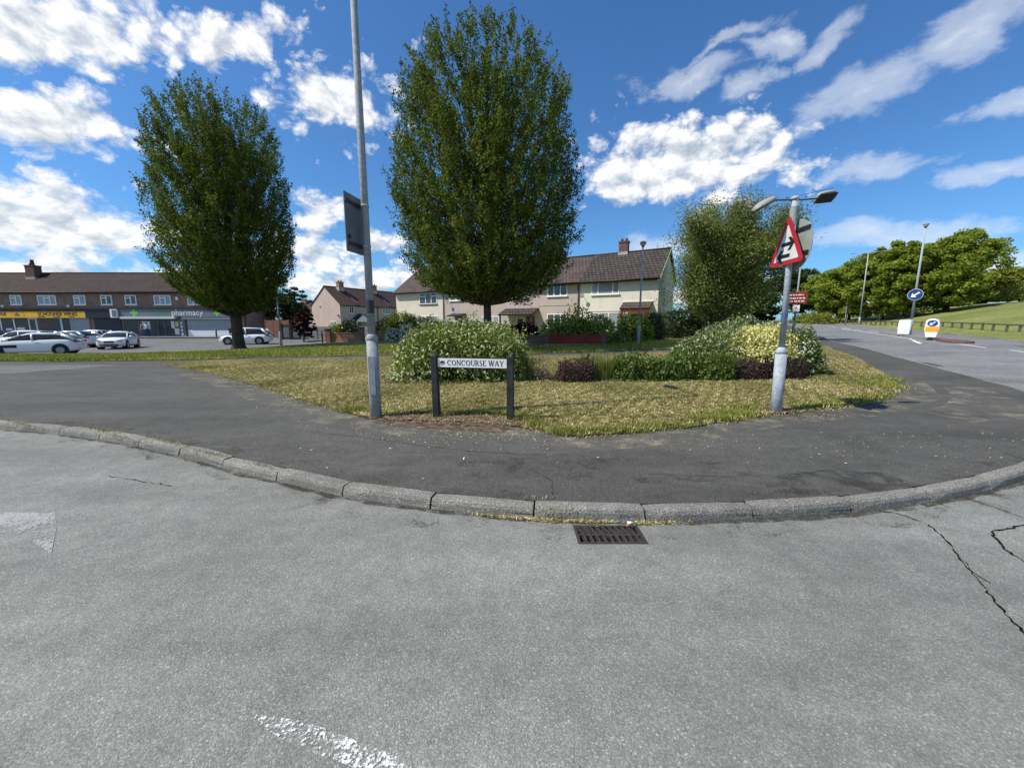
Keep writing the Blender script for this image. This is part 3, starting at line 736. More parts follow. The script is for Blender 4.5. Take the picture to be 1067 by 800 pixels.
# road markings, cracks
def ribbon(pts, w, z, jag=0, seed=1):
    r = random.Random(seed); mb = MB(); L = []
    for i, p in enumerate(pts):
        a = pts[max(0, i - 1)]; b = pts[min(len(pts) - 1, i + 1)]
        tx, ty = b[0] - a[0], b[1] - a[1]; l = math.hypot(tx, ty) or 1
        wd = (w[i] if isinstance(w, list) else w) * (1 + r.uniform(-jag, jag)) / 2
        ox, oy = -ty / l, tx / l
        L.append([(p[0] + ox * wd, p[1] + oy * wd, T(*p) + z), (p[0] - ox * wd, p[1] - oy * wd, T(*p) + z)])
    vs = [v for pr in L for v in pr]
    mb.add(vs, [(2 * i, 2 * i + 1, 2 * i + 3, 2 * i + 2) for i in range(len(L) - 1)])
    return mb
def jagged(pl, d, amp, seed):
    r = random.Random(seed); out = resample(pl, d)
    return [(x + r.uniform(-amp, amp), y + r.uniform(-amp, amp)) for x, y in out]
mk = MB()
def mark(pl, w, z=.009):
    m2 = ribbon(resample(pl, 1.0), w, z); mk.add(m2.v, m2.f)
def dash(s0, q0, s1, q1, w=.13): mark([W(s0, q0), W(s1, q1)], w)
for a in ((23.7, 7.5, 27.0, 7.9), (15.5, 9.9, 19.5, 9.6), (21.0, 9.3, 24.0, 9.15), (10.5, 10.2, 13.5, 10.05), (38.5, 8.1, 42, 7.9), (42, 9.0, 46, 8.6), (46, 8.2, 50, 7.9), (50, 7.6, 55, 7.4), (54, 8.3, 59, 7.9), (62, 7.6, 68, 7.2), (72, 6.6, 78, 6.1), (82, 5.6, 90, 4.8), (-4, 9.2, -1, 9.2), (4, 9.2, 7, 9.2)):
    dash(*a)
mark([W(24, 7.6), W(30, 8.35), W(41, 8.0), W(52, 7.2)], .10)
props(link('road_markings', mk.mesh('road_markings', M['line'])), kind='structure')
mk = MB(); m2 = ribbon(resample([(-1.06, 1.375), (-.80, 1.30), (-.52, 1.215), (-.2, 1.12)], .1), [.02, .05, .075, .085, .085, .08, .08, .075, .07, .07][:len(resample([(-1.06, 1.375), (-.80, 1.30), (-.52, 1.215), (-.2, 1.12)], .1))] + [.1] * 4, .004)
mk.add(m2.v, m2.f)
props(link('flaked_road_marking', mk.mesh('flaked_road_marking', M['old_paint'])), kind='structure')
gp = MB(); gp.add([(-6.6, 3.18, .004), (-3.92, 3.13, .004), (-3.62, 2.88, .004), (-3.24, 2.52, .004), (-3.52, 2.66, .004), (-3.9, 2.80, .004), (-6.6, 2.76, .004)], [(0, 1, 5, 6), (1, 2, 4, 5), (2, 3, 4)])
props(link('faint_road_marking', gp.mesh('faint_road_marking', M['ghost_paint'])), kind='structure')
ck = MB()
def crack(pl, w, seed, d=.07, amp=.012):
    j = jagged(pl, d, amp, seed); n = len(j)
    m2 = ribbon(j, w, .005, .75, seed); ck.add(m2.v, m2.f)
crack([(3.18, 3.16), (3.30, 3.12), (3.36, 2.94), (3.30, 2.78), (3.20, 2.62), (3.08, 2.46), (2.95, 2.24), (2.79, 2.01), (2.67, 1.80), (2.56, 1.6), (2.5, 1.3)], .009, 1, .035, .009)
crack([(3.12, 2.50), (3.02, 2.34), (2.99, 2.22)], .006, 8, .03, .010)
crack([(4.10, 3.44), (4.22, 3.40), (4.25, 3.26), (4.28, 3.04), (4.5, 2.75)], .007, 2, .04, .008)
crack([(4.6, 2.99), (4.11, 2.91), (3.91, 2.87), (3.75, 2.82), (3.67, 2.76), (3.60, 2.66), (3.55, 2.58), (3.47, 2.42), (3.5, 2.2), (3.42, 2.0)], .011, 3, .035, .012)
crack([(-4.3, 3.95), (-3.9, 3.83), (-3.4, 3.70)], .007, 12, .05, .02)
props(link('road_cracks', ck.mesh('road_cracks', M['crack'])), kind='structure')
ck = MB()
def fcrack(pl, w, seed):
    j = jagged(pl, .08, .015, seed); m2 = ribbon(j, w, .1055, .8, seed); ck.add(m2.v, m2.f)
fcrack([(-2.9, 5.35), (-2.0, 5.05), (-1.2, 4.72), (-.55, 4.50), (.1, 4.35), (1.0, 4.28)], .005, 4)
fcrack([(1.4, 3.75), (1.6, 3.72), (2.2, 3.68), (2.9, 3.75), (3.6, 3.95)], .004, 5)
fcrack([(.15, 3.95), (.4, 3.6), (.35, 3.2)], .005, 7)
props(link('footpath_cracks', ck.mesh('footpath_cracks', M['crack'])), kind='structure')
# dark tarmac repair by the kerb of the main road
sheet('tarmac_repair', [W(9.9, 4.80), W(11.0, 4.70), W(11.1, 4.86), W(9.9, 5.0)], 1, .010, M['footpath'])
sheet('main_road_dark_strip', [W(18, 10.9), W(29, 11.0), W(29, 11.35), W(18, 11.35)], 1, .010, M['footpath'])  # long darker strip near the far side of the main road

# ------------------------------------------------------------------ grass and litter on the ground
def in_poly(XY, pl):
    x, y = XY[:, 0], XY[:, 1]; c = np.zeros(len(x), bool); j = len(pl) - 1
    for i in range(len(pl)):
        xi, yi = pl[i]; xj, yj = pl[j]
        if yi != yj:
            k = ((yi > y) != (yj > y)) & (x < (xj - xi) * (y - yi) / (yj - yi) + xi); c ^= k
        j = i
    return c
Tv = np.vectorize(T)
def noise2(x, y, sc, seed):
    g = np.random.default_rng(seed); r = np.zeros_like(x)
    for k in range(9):
        a = g.uniform(0, 2 * PI); f = sc * g.uniform(.5, 2.2); r += np.sin((x * math.cos(a) + y * math.sin(a)) * f + g.uniform(0, 6.3)) / 9
    return r * 1.8
g0 = np.random.default_rng(21)
XY = np.stack([g0.uniform(-13, 16, 700000), 4.8 + 14 * g0.random(700000) ** 1.35], 1)
keep = in_poly(XY, lawn_poly); XY = XY[keep]
dd = np.hypot(XY[:, 0], XY[:, 1]); XY = XY[g0.random(len(XY)) < np.clip(1.2 - dd / 26, .3, 1)][:240000]
tn = .47 + .24 * noise2(XY[:, 0], XY[:, 1], 2.2, 3) + .42 * noise2(XY[:, 0], XY[:, 1] * 1.5, 15, 4) + .16 * noise2(XY[:, 0] * .6, XY[:, 1], 40, 5) + g0.normal(0, .2, len(XY))
soil1 = ((XY[:, 0] + .85) / 1.45) ** 2 + ((XY[:, 1] - 5.98 + .16 * (XY[:, 0] + .85)) / .28) ** 2 < 1
XY = XY[~soil1]; tn = tn[~soil1]
size = .055 + .02 * np.clip((np.hypot(XY[:, 0], XY[:, 1]) - 6) / 10, 0, 1)
o = blades('dry_grass', XY, .052, .010, M['straw'], tn, Tv(XY[:, 0], XY[:, 1]) + .122, 1.08, 2)
props(o, 'short mown grass with straw coloured clippings on the corner lawn', 'grass', kind='stuff')
# ragged dry fringe creeping over the edge of the tarmac
fr = np.array(resample(EDGE, .02)); fr = fr[g0.integers(0, len(fr), 9000)] + g0.normal(0, .045, (9000, 2)); fr = fr[~(((fr[:, 0] + .8) / 1.5) ** 2 + ((fr[:, 1] - 5.9) / .5) ** 2 < 1)]
o = blades('fringe_grass', fr, .055, .009, M['straw'], g0.normal(.58, .28, len(fr)), Tv(fr[:, 0], fr[:, 1]) + .104, 1.0, 31)
props(o, 'ragged dry grass creeping over the tarmac along the lawn edge', 'grass', kind='stuff')
# clumps of long green grass along the lawn edge and beside the posts
def tufts(spots, n, seed, h=.11):
    g = np.random.default_rng(seed); out = []
    for (cx, cy, rx, ry, k) in spots:
        m_ = int(n * k); out.append(np.stack([cx + rx * g.normal(0, .5, m_), cy + ry * g.normal(0, .5, m_)], 1))
    return np.concatenate(out)
sp_ = [(.75, 5.2, .22, .13, 1.1), (1.4, 5.28, .45, .10, .9), (2.2, 5.5, .4, .09, .8), (3.2, 5.95, .38, .12, 1.3), (3.65, 6.25, .34, .16, 2.0), (4.05, 6.75, .22, .14, 1.5), (.35, 5.6, .14, .12, .7), (.2, 5.95, .2, .10, .7), (-.9, 6.36, 1.1, .07, 1.8), (-2.75, 6.62, .25, .16, 1.0), (8.6, 9.0, .3, .5, 1.6), (7.2, 7.6, .4, .12, .7), (9.6, 10.0, .3, .5, 1.2), (-10.5, 13.2, .6, .3, 1.0), (5.4, 6.85, .4, .1, .6), (6.4, 7.2, .5, .12, .7)]
XY = tufts(sp_, 1000, 5)
o = blades('long_grass', XY, .085, .011, M['blade'], g0.normal(.5, .22, len(XY)), Tv(XY[:, 0], XY[:, 1]) + .12, .42, 6)
props(o, 'tufts of longer green grass along the lawn edge by the posts', 'grass', kind='stuff')
XY = np.stack([g0.uniform(-42, 16, 400000), 15.6 + 12 * g0.random(400000) ** 1.3], 1)
vp = [(-60, 16.0), (-26, 16.2), (-18, 15.7), (-13.5, 16.6), (-12.0, 17.5), (-9, 18.2), (-5.8, 18.7), (-2, 18.3), (1.2, 18.3), (5, 19.1), (8, 19.6), (14, 20.6), (17, 28), (-24, 26.5), (-30, 22.5), (-60, 20)]
XY = XY[in_poly(XY, vp)][:130000]
o = blades('verge_grass', XY, .12, .03, M['blade'], .42 + .2 * noise2(XY[:, 0], XY[:, 1], 1.2, 8) + g0.normal(0, .2, len(XY)), Tv(XY[:, 0], XY[:, 1]) + .12, .5, 9)
props(o, 'mown green grass on the verge beyond the path', 'grass', kind='stuff')
# weeds and silt in the kerb joints
XY = []
for (cx, cy, n, rx, ry) in [(-5.9, 5.42, 220, .5, .05), (-4.45, 4.86, 260, .35, .05), (-7.4, 5.72, 200, .7, .05), (-3.5, 4.36, 140, .3, .04), (-2.7, 4.0, 60, .2, .03), (.2, 3.20, 60, .2, .03), (-5.2, 5.02, 150, .6, .04), (.28, 2.98, 90, .25, .03)]:
    t = g0.normal(0, .5, n)
    ang = -.42 if cx < -1 else 0
    XY.append(np.stack([cx + rx * t, cy + math.tan(ang) * rx * t + ry * g0.normal(0, .5, n)], 1))
XY = np.concatenate(XY)
o = blades('kerb_weeds', XY, .035, .006, M['straw'], g0.normal(.5, .28, len(XY)), np.full(len(XY), .10), .5, 12)
props(o, 'small weeds and dead grass growing along the kerb joints', 'weeds', kind='stuff')
n = 1300
cc = g0.choice(5, n, p=[.10, .22, .40, .16, .12]); cx = np.array([-.15, .12, .42, .66, 1.12])[cc] + g0.normal(0, 1, n) * np.array([.10, .12, .13, .10, .12])[cc]
XY = np.stack([cx, np.interp(cx, [-.7, .17, 1.04, 1.97], [3.20, 3.04, 2.98, 3.02]) - .012 - np.abs(g0.normal(0, .022, n))], 1)
o = blades('gutter_clippings', XY, .035, .007, M['straw'], g0.normal(.62, .25, n), np.full(n, .004), 1.35, 13)
props(o, 'dry yellow clippings swept along the gutter by the drain', 'clippings', kind='stuff')
n = 900
XY = np.stack([g0.normal(-.2, 1.3, n), g0.normal(5.25, .30, n)], 1); XY = XY[(XY[:, 1] > 4.0) & (XY[:, 1] < 5.8)]
XY2 = np.stack([g0.uniform(-10, -3, 900), np.zeros(900)], 1); XY2[:, 1] = 6.2 - (XY2[:, 0] + 3) * .95 + g0.normal(0, .35, 900)
XY = np.concatenate([XY, XY2, np.stack([g0.normal(4.9, .4, 160), g0.normal(6.2, .12, 160)], 1), np.stack([g0.uniform(.3, 7, 260), 4.75 + g0.normal(0, .35, 260) + .12 * g0.random(260)], 1)])
o = blades('stray_clippings', XY, .03, .007, M['straw'], g0.normal(.8, .15, len(XY)), Tv(XY[:, 0], XY[:, 1]) + .105, 1.4, 14)
props(o, 'stray dry clippings scattered over the dark footpath', 'clippings', kind='stuff')
n = 34
XY = np.concatenate([np.stack([g0.normal(.05, .22, 12), g0.normal(5.0, .14, 12)], 1), np.stack([g0.normal(-.6, .5, 10), g0.normal(4.8, .3, 10)], 1), np.stack([g0.uniform(-4, 5, 12), g0.uniform(3.6, 5.4, 12)], 1)])
A = np.stack([g0.normal(size=n), g0.normal(size=n), g0.normal(0, .1, n)], 1)
me = leaf_mesh('fallen_petals', np.stack([XY[:, 0], XY[:, 1], np.full(n, .112)], 1), A, np.tile([0, 0, 1.0], (n, 1)), g0.uniform(.02, .045, n), g0.uniform(.015, .03, n), g0.random(n), M['flower'])
props(link('fallen_petals', me), 'white petals fallen on the footpath before the name sign', 'petals', kind='stuff')
# crumbs of soil
n = 1500
ang = g0.uniform(0, 2 * PI, n); rr = np.sqrt(g0.random(n))
XY = np.stack([-.85 + 1.5 * rr * np.cos(ang), 5.92 + .3 * rr * np.sin(ang) - .16 * 1.5 * rr * np.cos(ang)], 1)
XY = np.concatenate([XY, np.stack([4.78 + .45 * rr[:500] * np.cos(ang[:500]), 6.55 + .16 * rr[:500] * np.sin(ang[:500]) + .1 * rr[:500] * np.cos(ang[:500])], 1)])
o = blades('dead_clippings', XY, .055, .012, M['lf_tan'], g0.normal(.5, .3, len(XY)), np.full(len(XY), .13), 1.15, 15)
props(o, 'dead brown clippings lying on the bare soil under the name sign', 'clippings', kind='stuff')

# ------------------------------------------------------------------ drain
d = thing('drain_grate', 'rusted cast iron gully grate set in the road beside the kerb', 'drain grate', (.75, 2.79, 0))
mb = MB(); hx, hy = .258, .133
for a in ((-hx, hx, -hy, -hy + .022), (-hx, hx, hy - .022, hy), (-hx, -hx + .02, -hy + .022, hy - .022), (hx - .02, hx, -hy + .022, hy - .022)): mb.box(*a, -.03, .004)
part('frame', mb, M['grate'], d)
for i in range(9):
    x = -.20 + i * .05
    mb = MB(); mb.prism([(x + .004, -hy + .018), (x + .020, -hy + .018), (x + .008, -.02), (x + .010, .02), (x - .020, hy - .018), (x - .036, hy - .018), (x - .006, .02), (x - .008, -.02)], -.03, .003)
    part('bar', mb, M['grate'], d)
mb = MB(); mb.box(-hx, hx, -.012, .012, -.03, -.002); part('cross_bar', mb, M['grate'], d)
mb = MB(); mb.add([(-.26, -.135, -.001), (.26, -.135, -.001), (.26, .135, -.001), (-.26, .135, -.001), (-.26, -.135, -.5), (.26, -.135, -.5), (.26, .135, -.5), (-.26, .135, -.5)], [(0, 1, 5, 4), (1, 2, 6, 5), (2, 3, 7, 6), (3, 0, 4, 7), (4, 5, 6, 7)])
part('pit', mb, M['pit'], d)
def crumple(name, label, c, r, m, seed):
    g = np.random.default_rng(seed); mb = MB(); mb.sphere((0, 0, 0), (r, r * .8, r * .6), 9, 6)
    mb.v = [(x * g.uniform(.6, 1.25), y * g.uniform(.6, 1.25), z * g.uniform(.6, 1.2)) for x, y, z in mb.v]; mb.sm = [False] * len(mb.f)
    return props(link(name, mb.mesh(name, m), None, c), label, 'litter')
crumple('wrapper', 'crumpled pale wrapper lying between drain grate and kerb', (.955, 2.948, .012), .022, M['plate_white'], 3)
crumple('wrapper', 'crumpled orange wrapper on the corner of the drain grate', (.925, 2.905, .012), .016, mat('orange_foil', (.50, .16, .07), .2, 20, .5), 4)

# ------------------------------------------------------------------ left lamp column with the sign seen from behind
zl = .11
t = thing('lamp_column', 'tall tapering grey lamp column with a sign plate strapped to it', 'lamp post', (-2.21, 6.17, zl))
mb = MB(); mb.tube([(0, 0, -.2), (0, 0, 1.24)], .088, 20); mb.tube([(0, 0, 1.24), (0, 0, 1.27), (0, 0, 1.31), (0, 0, 1.34)], [.088, .093, .082, .060], 20)
part('base', mb, M['galv'], t)
mb = MB(); mb.prism([(-.052, .38), (.052, .38), (.052, 1.0), (-.052, 1.0)], -.096, -.080, 'y'); part('access_door', mb, M['galv'], t, .004)
mb = MB(); mb.tube([(0, 0, 1.33), (0, 0, 4.0), (0, 0, 8.0)], [.058, .052, .040], 18); part('column', mb, M['galv'], t)
mb = MB(); mb.tube([(0, 0, 7.95), (0, 0, 8.1), (-.1, .3, 8.2), (-.2, .8, 8.25)], .03, 10); part('outreach_arm', mb, M['galv'], t)
mb = MB(); mb.sphere((-.24, 1.05, 8.25), (.12, .34, .08), 12, 8); part('lantern', mb, M['lamp_grey'], t)
mb = MB(); mb.tube([(0, 0, 1.66), (0, 0, 1.86)], .0595, 18, caps=False); part('worn_sticker', mb, M['strap'], t)
pn = link('sign_plate', MB().prism([(-.25, 2.54), (.19, 2.54), (.19, 3.36), (-.25, 3.36)], -.006, .006, 'y').mesh('sign_plate', M['sign_back']), t, (-.125, -.10, 0), R(80), .003)
for z in (2.64, 3.22):
    o = link('strap', MB().box(-.25, .19, -.03, -.006, z, z + .045).mesh('strap', M['strap']), pn)
    mb = MB(); mb.tube([(0, 0, z + .005), (0, 0, z + .04)], .062, 16); part('clamp', mb, M['galv_pale'], t)
link('fixing', MB().box(-.20, -.15, -.024, -.006, 2.73, 2.78).mesh('fixing', M['black']), pn)

# ------------------------------------------------------------------ street name sign, its letters drawn with serifs
def serif_word(txt, h):
    """roman capitals built from strokes; returns list of (polygon, advance) in x-z"""
    S = .17 * h; t = .075 * h; polys = []
    def bar(a, b, w):
        dx, dz = b[0] - a[0], b[1] - a[1]; l = math.hypot(dx, dz); nx, nz = -dz / l * w / 2, dx / l * w / 2
        return [(a[0] + nx, a[1] + nz), (b[0] + nx, b[1] + nz), (b[0] - nx, b[1] - nz), (a[0] - nx, a[1] - nz)]
    def arc(cx, cz, rx, rz, a0, a1, thick):
        n = 18; out = []
        for i in range(n):
            b0 = a0 + (a1 - a0) * i / n; b1 = a0 + (a1 - a0) * (i + 1) / n
            def pr(b):
                w = thick * (.38 + .62 * abs(math.cos(b)))
                return (cx + rx * math.cos(b), cz + rz * math.sin(b)), (cx + (rx - w) * math.cos(b), cz + (rz - w * rz / rx) * math.sin(b))
            p, q = pr(b0); r, s = pr(b1); out.append([p, r, s, q])
        return out
    def sf(x, z, w): return bar((x - w / 2, z), (x + w / 2, z), t * .8)
    x = 0
    for ch in txt:
        P = []
        if ch == ' ': x += .42 * h; continue
        if ch in 'CO':
            w = .88 * h
            if ch == 'O': P += arc(w / 2, h / 2, w / 2, h * .51, 0, 2 * PI, S)
            else:
                P += arc(w / 2, h / 2, w / 2, h * .51, R(48), R(312), S); P.append(bar((w * .84, h * .70), (w * .84, h * .93), t))
                w *= .94
        elif ch == 'N':
            w = .84 * h; P += [bar((.12 * h, 0), (.12 * h, h), t * 1.2), bar((w - .12 * h, 0), (w - .12 * h, h), t * 1.2), bar((.12 * h, h), (w - .12 * h, 0), S), sf(.12 * h, 0, .24 * h), sf(.10 * h, h, .24 * h), sf(w - .12 * h, h, .24 * h)]
        elif ch == 'U':
            w = .80 * h; P += [bar((.14 * h, .35 * h), (.14 * h, h), S), bar((w - .12 * h, .35 * h), (w - .12 * h, h), t * 1.2), sf(.14 * h, h, .28 * h), sf(w - .12 * h, h, .24 * h)]
            P += arc(w / 2 + .005 * h, .36 * h, w / 2 - .06 * h, .37 * h, PI, 2 * PI, S * .9)
        elif ch == 'R':
            w = .72 * h; P += [bar((.14 * h, 0), (.14 * h, h), S), sf(.14 * h, 0, .3 * h), sf(.1 * h, h, .24 * h), bar((.1 * h, h * .965), (.36 * h, h * .965), t), bar((.1 * h, h * .50), (.36 * h, h * .50), t), bar((.34 * h, .5 * h), (w, .02 * h), S)]
            P += arc(.34 * h, .735 * h, .27 * h, .265 * h, -PI / 2, PI / 2, S)
        elif ch == 'S':
            w = .58 * h; P += arc(w / 2, .745 * h, w * .43, .26 * h, R(30), R(250), S * .85); P += arc(w / 2, .265 * h, w * .47, .275 * h, R(-150), R(75), S * .95); P.append(bar((w * .25, .60 * h), (w * .72, .44 * h), S))
        elif ch == 'E':
            w = .60 * h; P += [bar((.13 * h, 0), (.13 * h, h), S), bar((.05 * h, t / 2), (w, t / 2), t), bar((.05 * h, h - t / 2), (w - .04 * h, h - t / 2), t), bar((.13 * h, .51 * h), (w - .12 * h, .51 * h), t), bar((w - .02 * h, 0), (w - .02 * h, .2 * h), t), bar((w - .06 * h, h), (w - .06 * h, .8 * h), t)]
        elif ch == 'W':
            w = 1.12 * h; P += [bar((.08 * h, h), (.35 * h, 0), S), bar((.35 * h, 0), (.58 * h, h), t * 1.1), bar((.55 * h, h), (.82 * h, 0), S), bar((.82 * h, 0), (1.05 * h, h), t * 1.1), sf(.08 * h, h, .26 * h), sf(.56 * h, h, .26 * h), sf(1.05 * h, h, .2 * h)]
        elif ch == 'A':
            w = .86 * h; P += [bar((.09 * h, 0), (.42 * h, h), t * 1.1), bar((.42 * h, h), (.77 * h, 0), S), bar((.2 * h, .34 * h), (.65 * h, .34 * h), t), sf(.09 * h, 0, .22 * h), sf(.77 * h, 0, .26 * h)]
        elif ch == 'Y':
            w = .80 * h; P += [bar((.07 * h, h), (.40 * h, .46 * h), S), bar((.40 * h, .46 * h), (.73 * h, h), t * 1.1), bar((.40 * h, 0), (.40 * h, .5 * h), S), sf(.40 * h, 0, .3 * h), sf(.08 * h, h, .26 * h), sf(.73 * h, h, .22 * h)]
        polys += [[(a + x, b) for a, b in p] for p in P]; x += w + .10 * h
    return polys, x
A_, B_ = Vector((-1.215, 6.16, 0)), Vector((-.025, 5.93, 0))
ang = math.atan2(B_.y - A_.y, B_.x - A_.x); Ls = (B_ - A_).length
t = thing('street_name_sign', 'street name sign reading CONCOURSE WAY on two black posts', 'street sign', (A_.x, A_.y, .12), ang)
for x, dz, tl in ((0, 0, .02), (Ls, .0, 0)):
    mb = MB(); w = .05
    mb.loft([[(x + sx * w + tl * (-1 if z > .5 else 0), sy * w, z) for sx, sy in ((-1, -1), (1, -1), (1, 1), (-1, 1))] for z in (-.25, .99)] + [[(x + sx * .02 - tl, sy * .02, 1.015) for sx, sy in ((-1, -1), (1, -1), (1, 1), (-1, 1))]], smooth=False)
    part('post', mb, M['post_black'], t, .005)
x0, x1 = .052, Ls - .052; zt, zb = .955, .815
mb = MB(); mb.box(x0 - .018, x1, -.012, .006, zb - .012, zt + .012); part('backing_board', mb, M['post_black'], t)
mb = MB(); mb.box(x0 - .010, x1 - .004, -.018, -.0125, zb, zt); pl = part('name_plate', mb, M['plate_white'], t)
polys, wd = serif_word('CONCOURSE WAY', .085)
k = (x1 - x0 - .19) / wd; mb = MB()
for p in polys:
    q = [(x0 + .15 + a * k, zb + .0285 + b) for a, b in p]
    mb.prism(q, -.0205, -.0182, 'y')
part('lettering', mb, M['ink'], pl)
mb = MB(); cx, cz = x0 + .072, (zb + zt) / 2
for i in range(7):
    a = R(20 + i * 23.3); c_, s_ = math.cos(a), math.sin(a)
    mb.prism([(cx + c_ * .012 - s_ * .004, cz - .012 + s_ * .012 + c_ * .004), (cx + c_ * .042 - s_ * .007, cz - .012 + s_ * .042 + c_ * .007), (cx + c_ * .042 + s_ * .007, cz - .012 + s_ * .042 - c_ * .007), (cx + c_ * .012 + s_ * .004, cz - .012 + s_ * .012 - c_ * .004)], -.0205, -.0182, 'y')
for dx in (-.022, 0, .022): mb.prism([(cx + dx - .006, cz - .036), (cx + dx + .006, cz - .036), (cx + dx + .004, cz - .012), (cx + dx - .004, cz - .012)], -.0205, -.0182, 'y')
part('emblem', mb, M['ink'], pl)

# ------------------------------------------------------------------ right signpost with triangle, disc and two sign lamps
t = thing('traffic_sign_post', 'galvanised signpost with red two-way traffic triangle and two sign lamps on top', 'signpost', (4.53, 6.52, .115))
t.rotation_euler = (0, R(-.9), 0)
mb = MB(); mb.tube([(0, 0, -.2), (0, 0, 1.0)], .085, 20); mb.tube([(0, 0, 1.0), (0, 0, 1.03), (0, 0, 1.07), (0, 0, 1.11)], [.085, .090, .075, .046], 20); part('base', mb, M['galv_pale'], t)
mb = MB(); mb.tube([(0, 0, 1.10), (0, 0, 3.46)], [.045, .045], 18); mb.tube([(0, 0, 3.43), (0, 0, 3.48)], .056, 18); part('post', mb, M['galv_pale'], t)
mb = MB(); mb.tube([(0, 0, 1.60), (0, 0, 1.66)], .0468, 18, caps=False); part('blue_tape', mb, mat('blue_tape', (.05, .09, .33), .3, 9, .5), t)
mb = MB(); mb.tube([(0, 0, 3.05), (0, 0, 3.33)], .056, 18, caps=False); part('collar', mb, M['galv'], t)
def tri(s, r, n=5):
    """triangle of side s with rounded corners of radius r, centred on its middle"""
    h = s * math.sqrt(3) / 2; P = [(-s / 2, -h / 3), (s / 2, -h / 3), (0, 2 * h / 3)]; out = []
    for i, p in enumerate(P):
        k = 1 - 2 * r / (2 * h / 3); c = (p[0] * k, p[1] * k); a0 = R(210 + 120 * i) - R(60)
        out += [(c[0] + r * math.cos(a0 + R(120) * j / n), c[1] + r * math.sin(a0 + R(120) * j / n)) for j in range(n + 1)]
    return out
tz = 2.70
o = link('warning_triangle', MB().prism([(a, b + tz) for a, b in tri(.90, .045)], -.004, .004, 'y').mesh('warning_triangle', M['red']), t, (-.075, -.02, 0), R(-94))
link('white_panel', MB().prism([(a, b + tz - .01) for a, b in tri(.64, .012)], -.008, -.0045, 'y').mesh('white_panel', mat('sign_white', (.62, .62, .62), .08, 5, .45)), o)
def arrow(L, w, hd, sx, cx, cz):
    e = L / 2
    pts = [(-e, -w / 2), (e - .095, -w / 2), (e - .165, -hd), (e - .09, -hd), (e, 0), (e - .09, hd), (e - .165, hd), (e - .095, w / 2), (-e, w / 2)]
    return [(cx + a * sx, cz + b) for a, b in pts]
for sx, cx, cz in ((1, .035, tz + .055), (-1, -.06, tz - .125)):
    link('arrow', MB().prism(arrow(.33, .055, .10, sx, cx, cz), -.012, -.0085, 'y').mesh('arrow', M['ink']), o)
for z in (tz - .14, tz + .16):
    mb = MB(); mb.tube([(0, 0, z), (0, 0, z + .04)], .050, 16); part('clamp', mb, M['galv'], t)
    link('rail', MB().box(-.2 if z < tz else -.1, .2 if z < tz else .1, .004, .028, z, z + .04).mesh('rail', M['galv']), o)
dc = [(.40 * math.cos(2 * PI * i / 40), .40 * math.sin(2 * PI * i / 40) + 2.74) for i in range(40)]
o = link('round_sign', MB().prism(dc, -.004, .004, 'y').mesh('round_sign', M['disc_back']), t, (.085, .02, 0), R(-93))
link('bracket', MB().box(-.34, .34, -.032, -.004, 2.95, 2.99).mesh('bracket', M['strap']), o)
link('bracket', MB().box(-.34, .34, -.032, -.004, 2.58, 2.62).mesh('bracket', M['strap']), o)
for sx in (-1, 1):
    mb = MB(); mb.tube([(sx * .05, 0, 3.43), (sx * .36, -.02 * sx, 3.44)], .011, 8); part('lamp_arm', mb, M['strap'], t)
    # a trough shaped sign lamp: domed back, dark glass underneath, tipped towards its sign
    droop, tip = (.50, R(10)) if sx < 0 else (-.10, R(-42)); rings = []
    for u, wy, hz in ((0, .05, .03), (.03, .085, .06), (.12, .10, .075), (.24, .10, .07), (.31, .06, .03)):
        ring = []
        for q in range(16):
            an = 2 * PI * q / 16; yy = wy * math.copysign(abs(math.cos(an)) ** .6, math.cos(an)); zz = hz * max(0, math.sin(an)) + .012 * min(0, math.sin(an))
            ring.append((sx * (.33 + u), yy * math.cos(tip) - zz * math.sin(tip), 3.445 - droop * u + yy * math.sin(tip) + zz * math.cos(tip)))
        rings.append(ring)
    lh = part('lamp_head', MB().loft(rings), M['lamp_grey'], t)
    gl = MB(); vs = []
    for dz in (-.0135, -.024):
        for u, yy in ((.025, -.075), (.285, -.082), (.285, .082), (.025, .075)):
            vs.append((sx * (.33 + u), yy * math.cos(tip) - dz * math.sin(tip), 3.445 - droop * u + yy * math.sin(tip) + dz * math.cos(tip)))
    gl.add(vs, [(0, 1, 2, 3), (4, 5, 6, 7), (0, 1, 5, 4), (1, 2, 6, 5), (2, 3, 7, 6), (3, 0, 4, 7)])
    part('lens', gl, M['lamp_dark'], lh)
mb = MB(); mb.tube([(.04, 0, 3.49), (.28, -.06, 3.53), (.50, -.12, 3.565)], .004, 6); part('wire', mb, M['strap'], t)

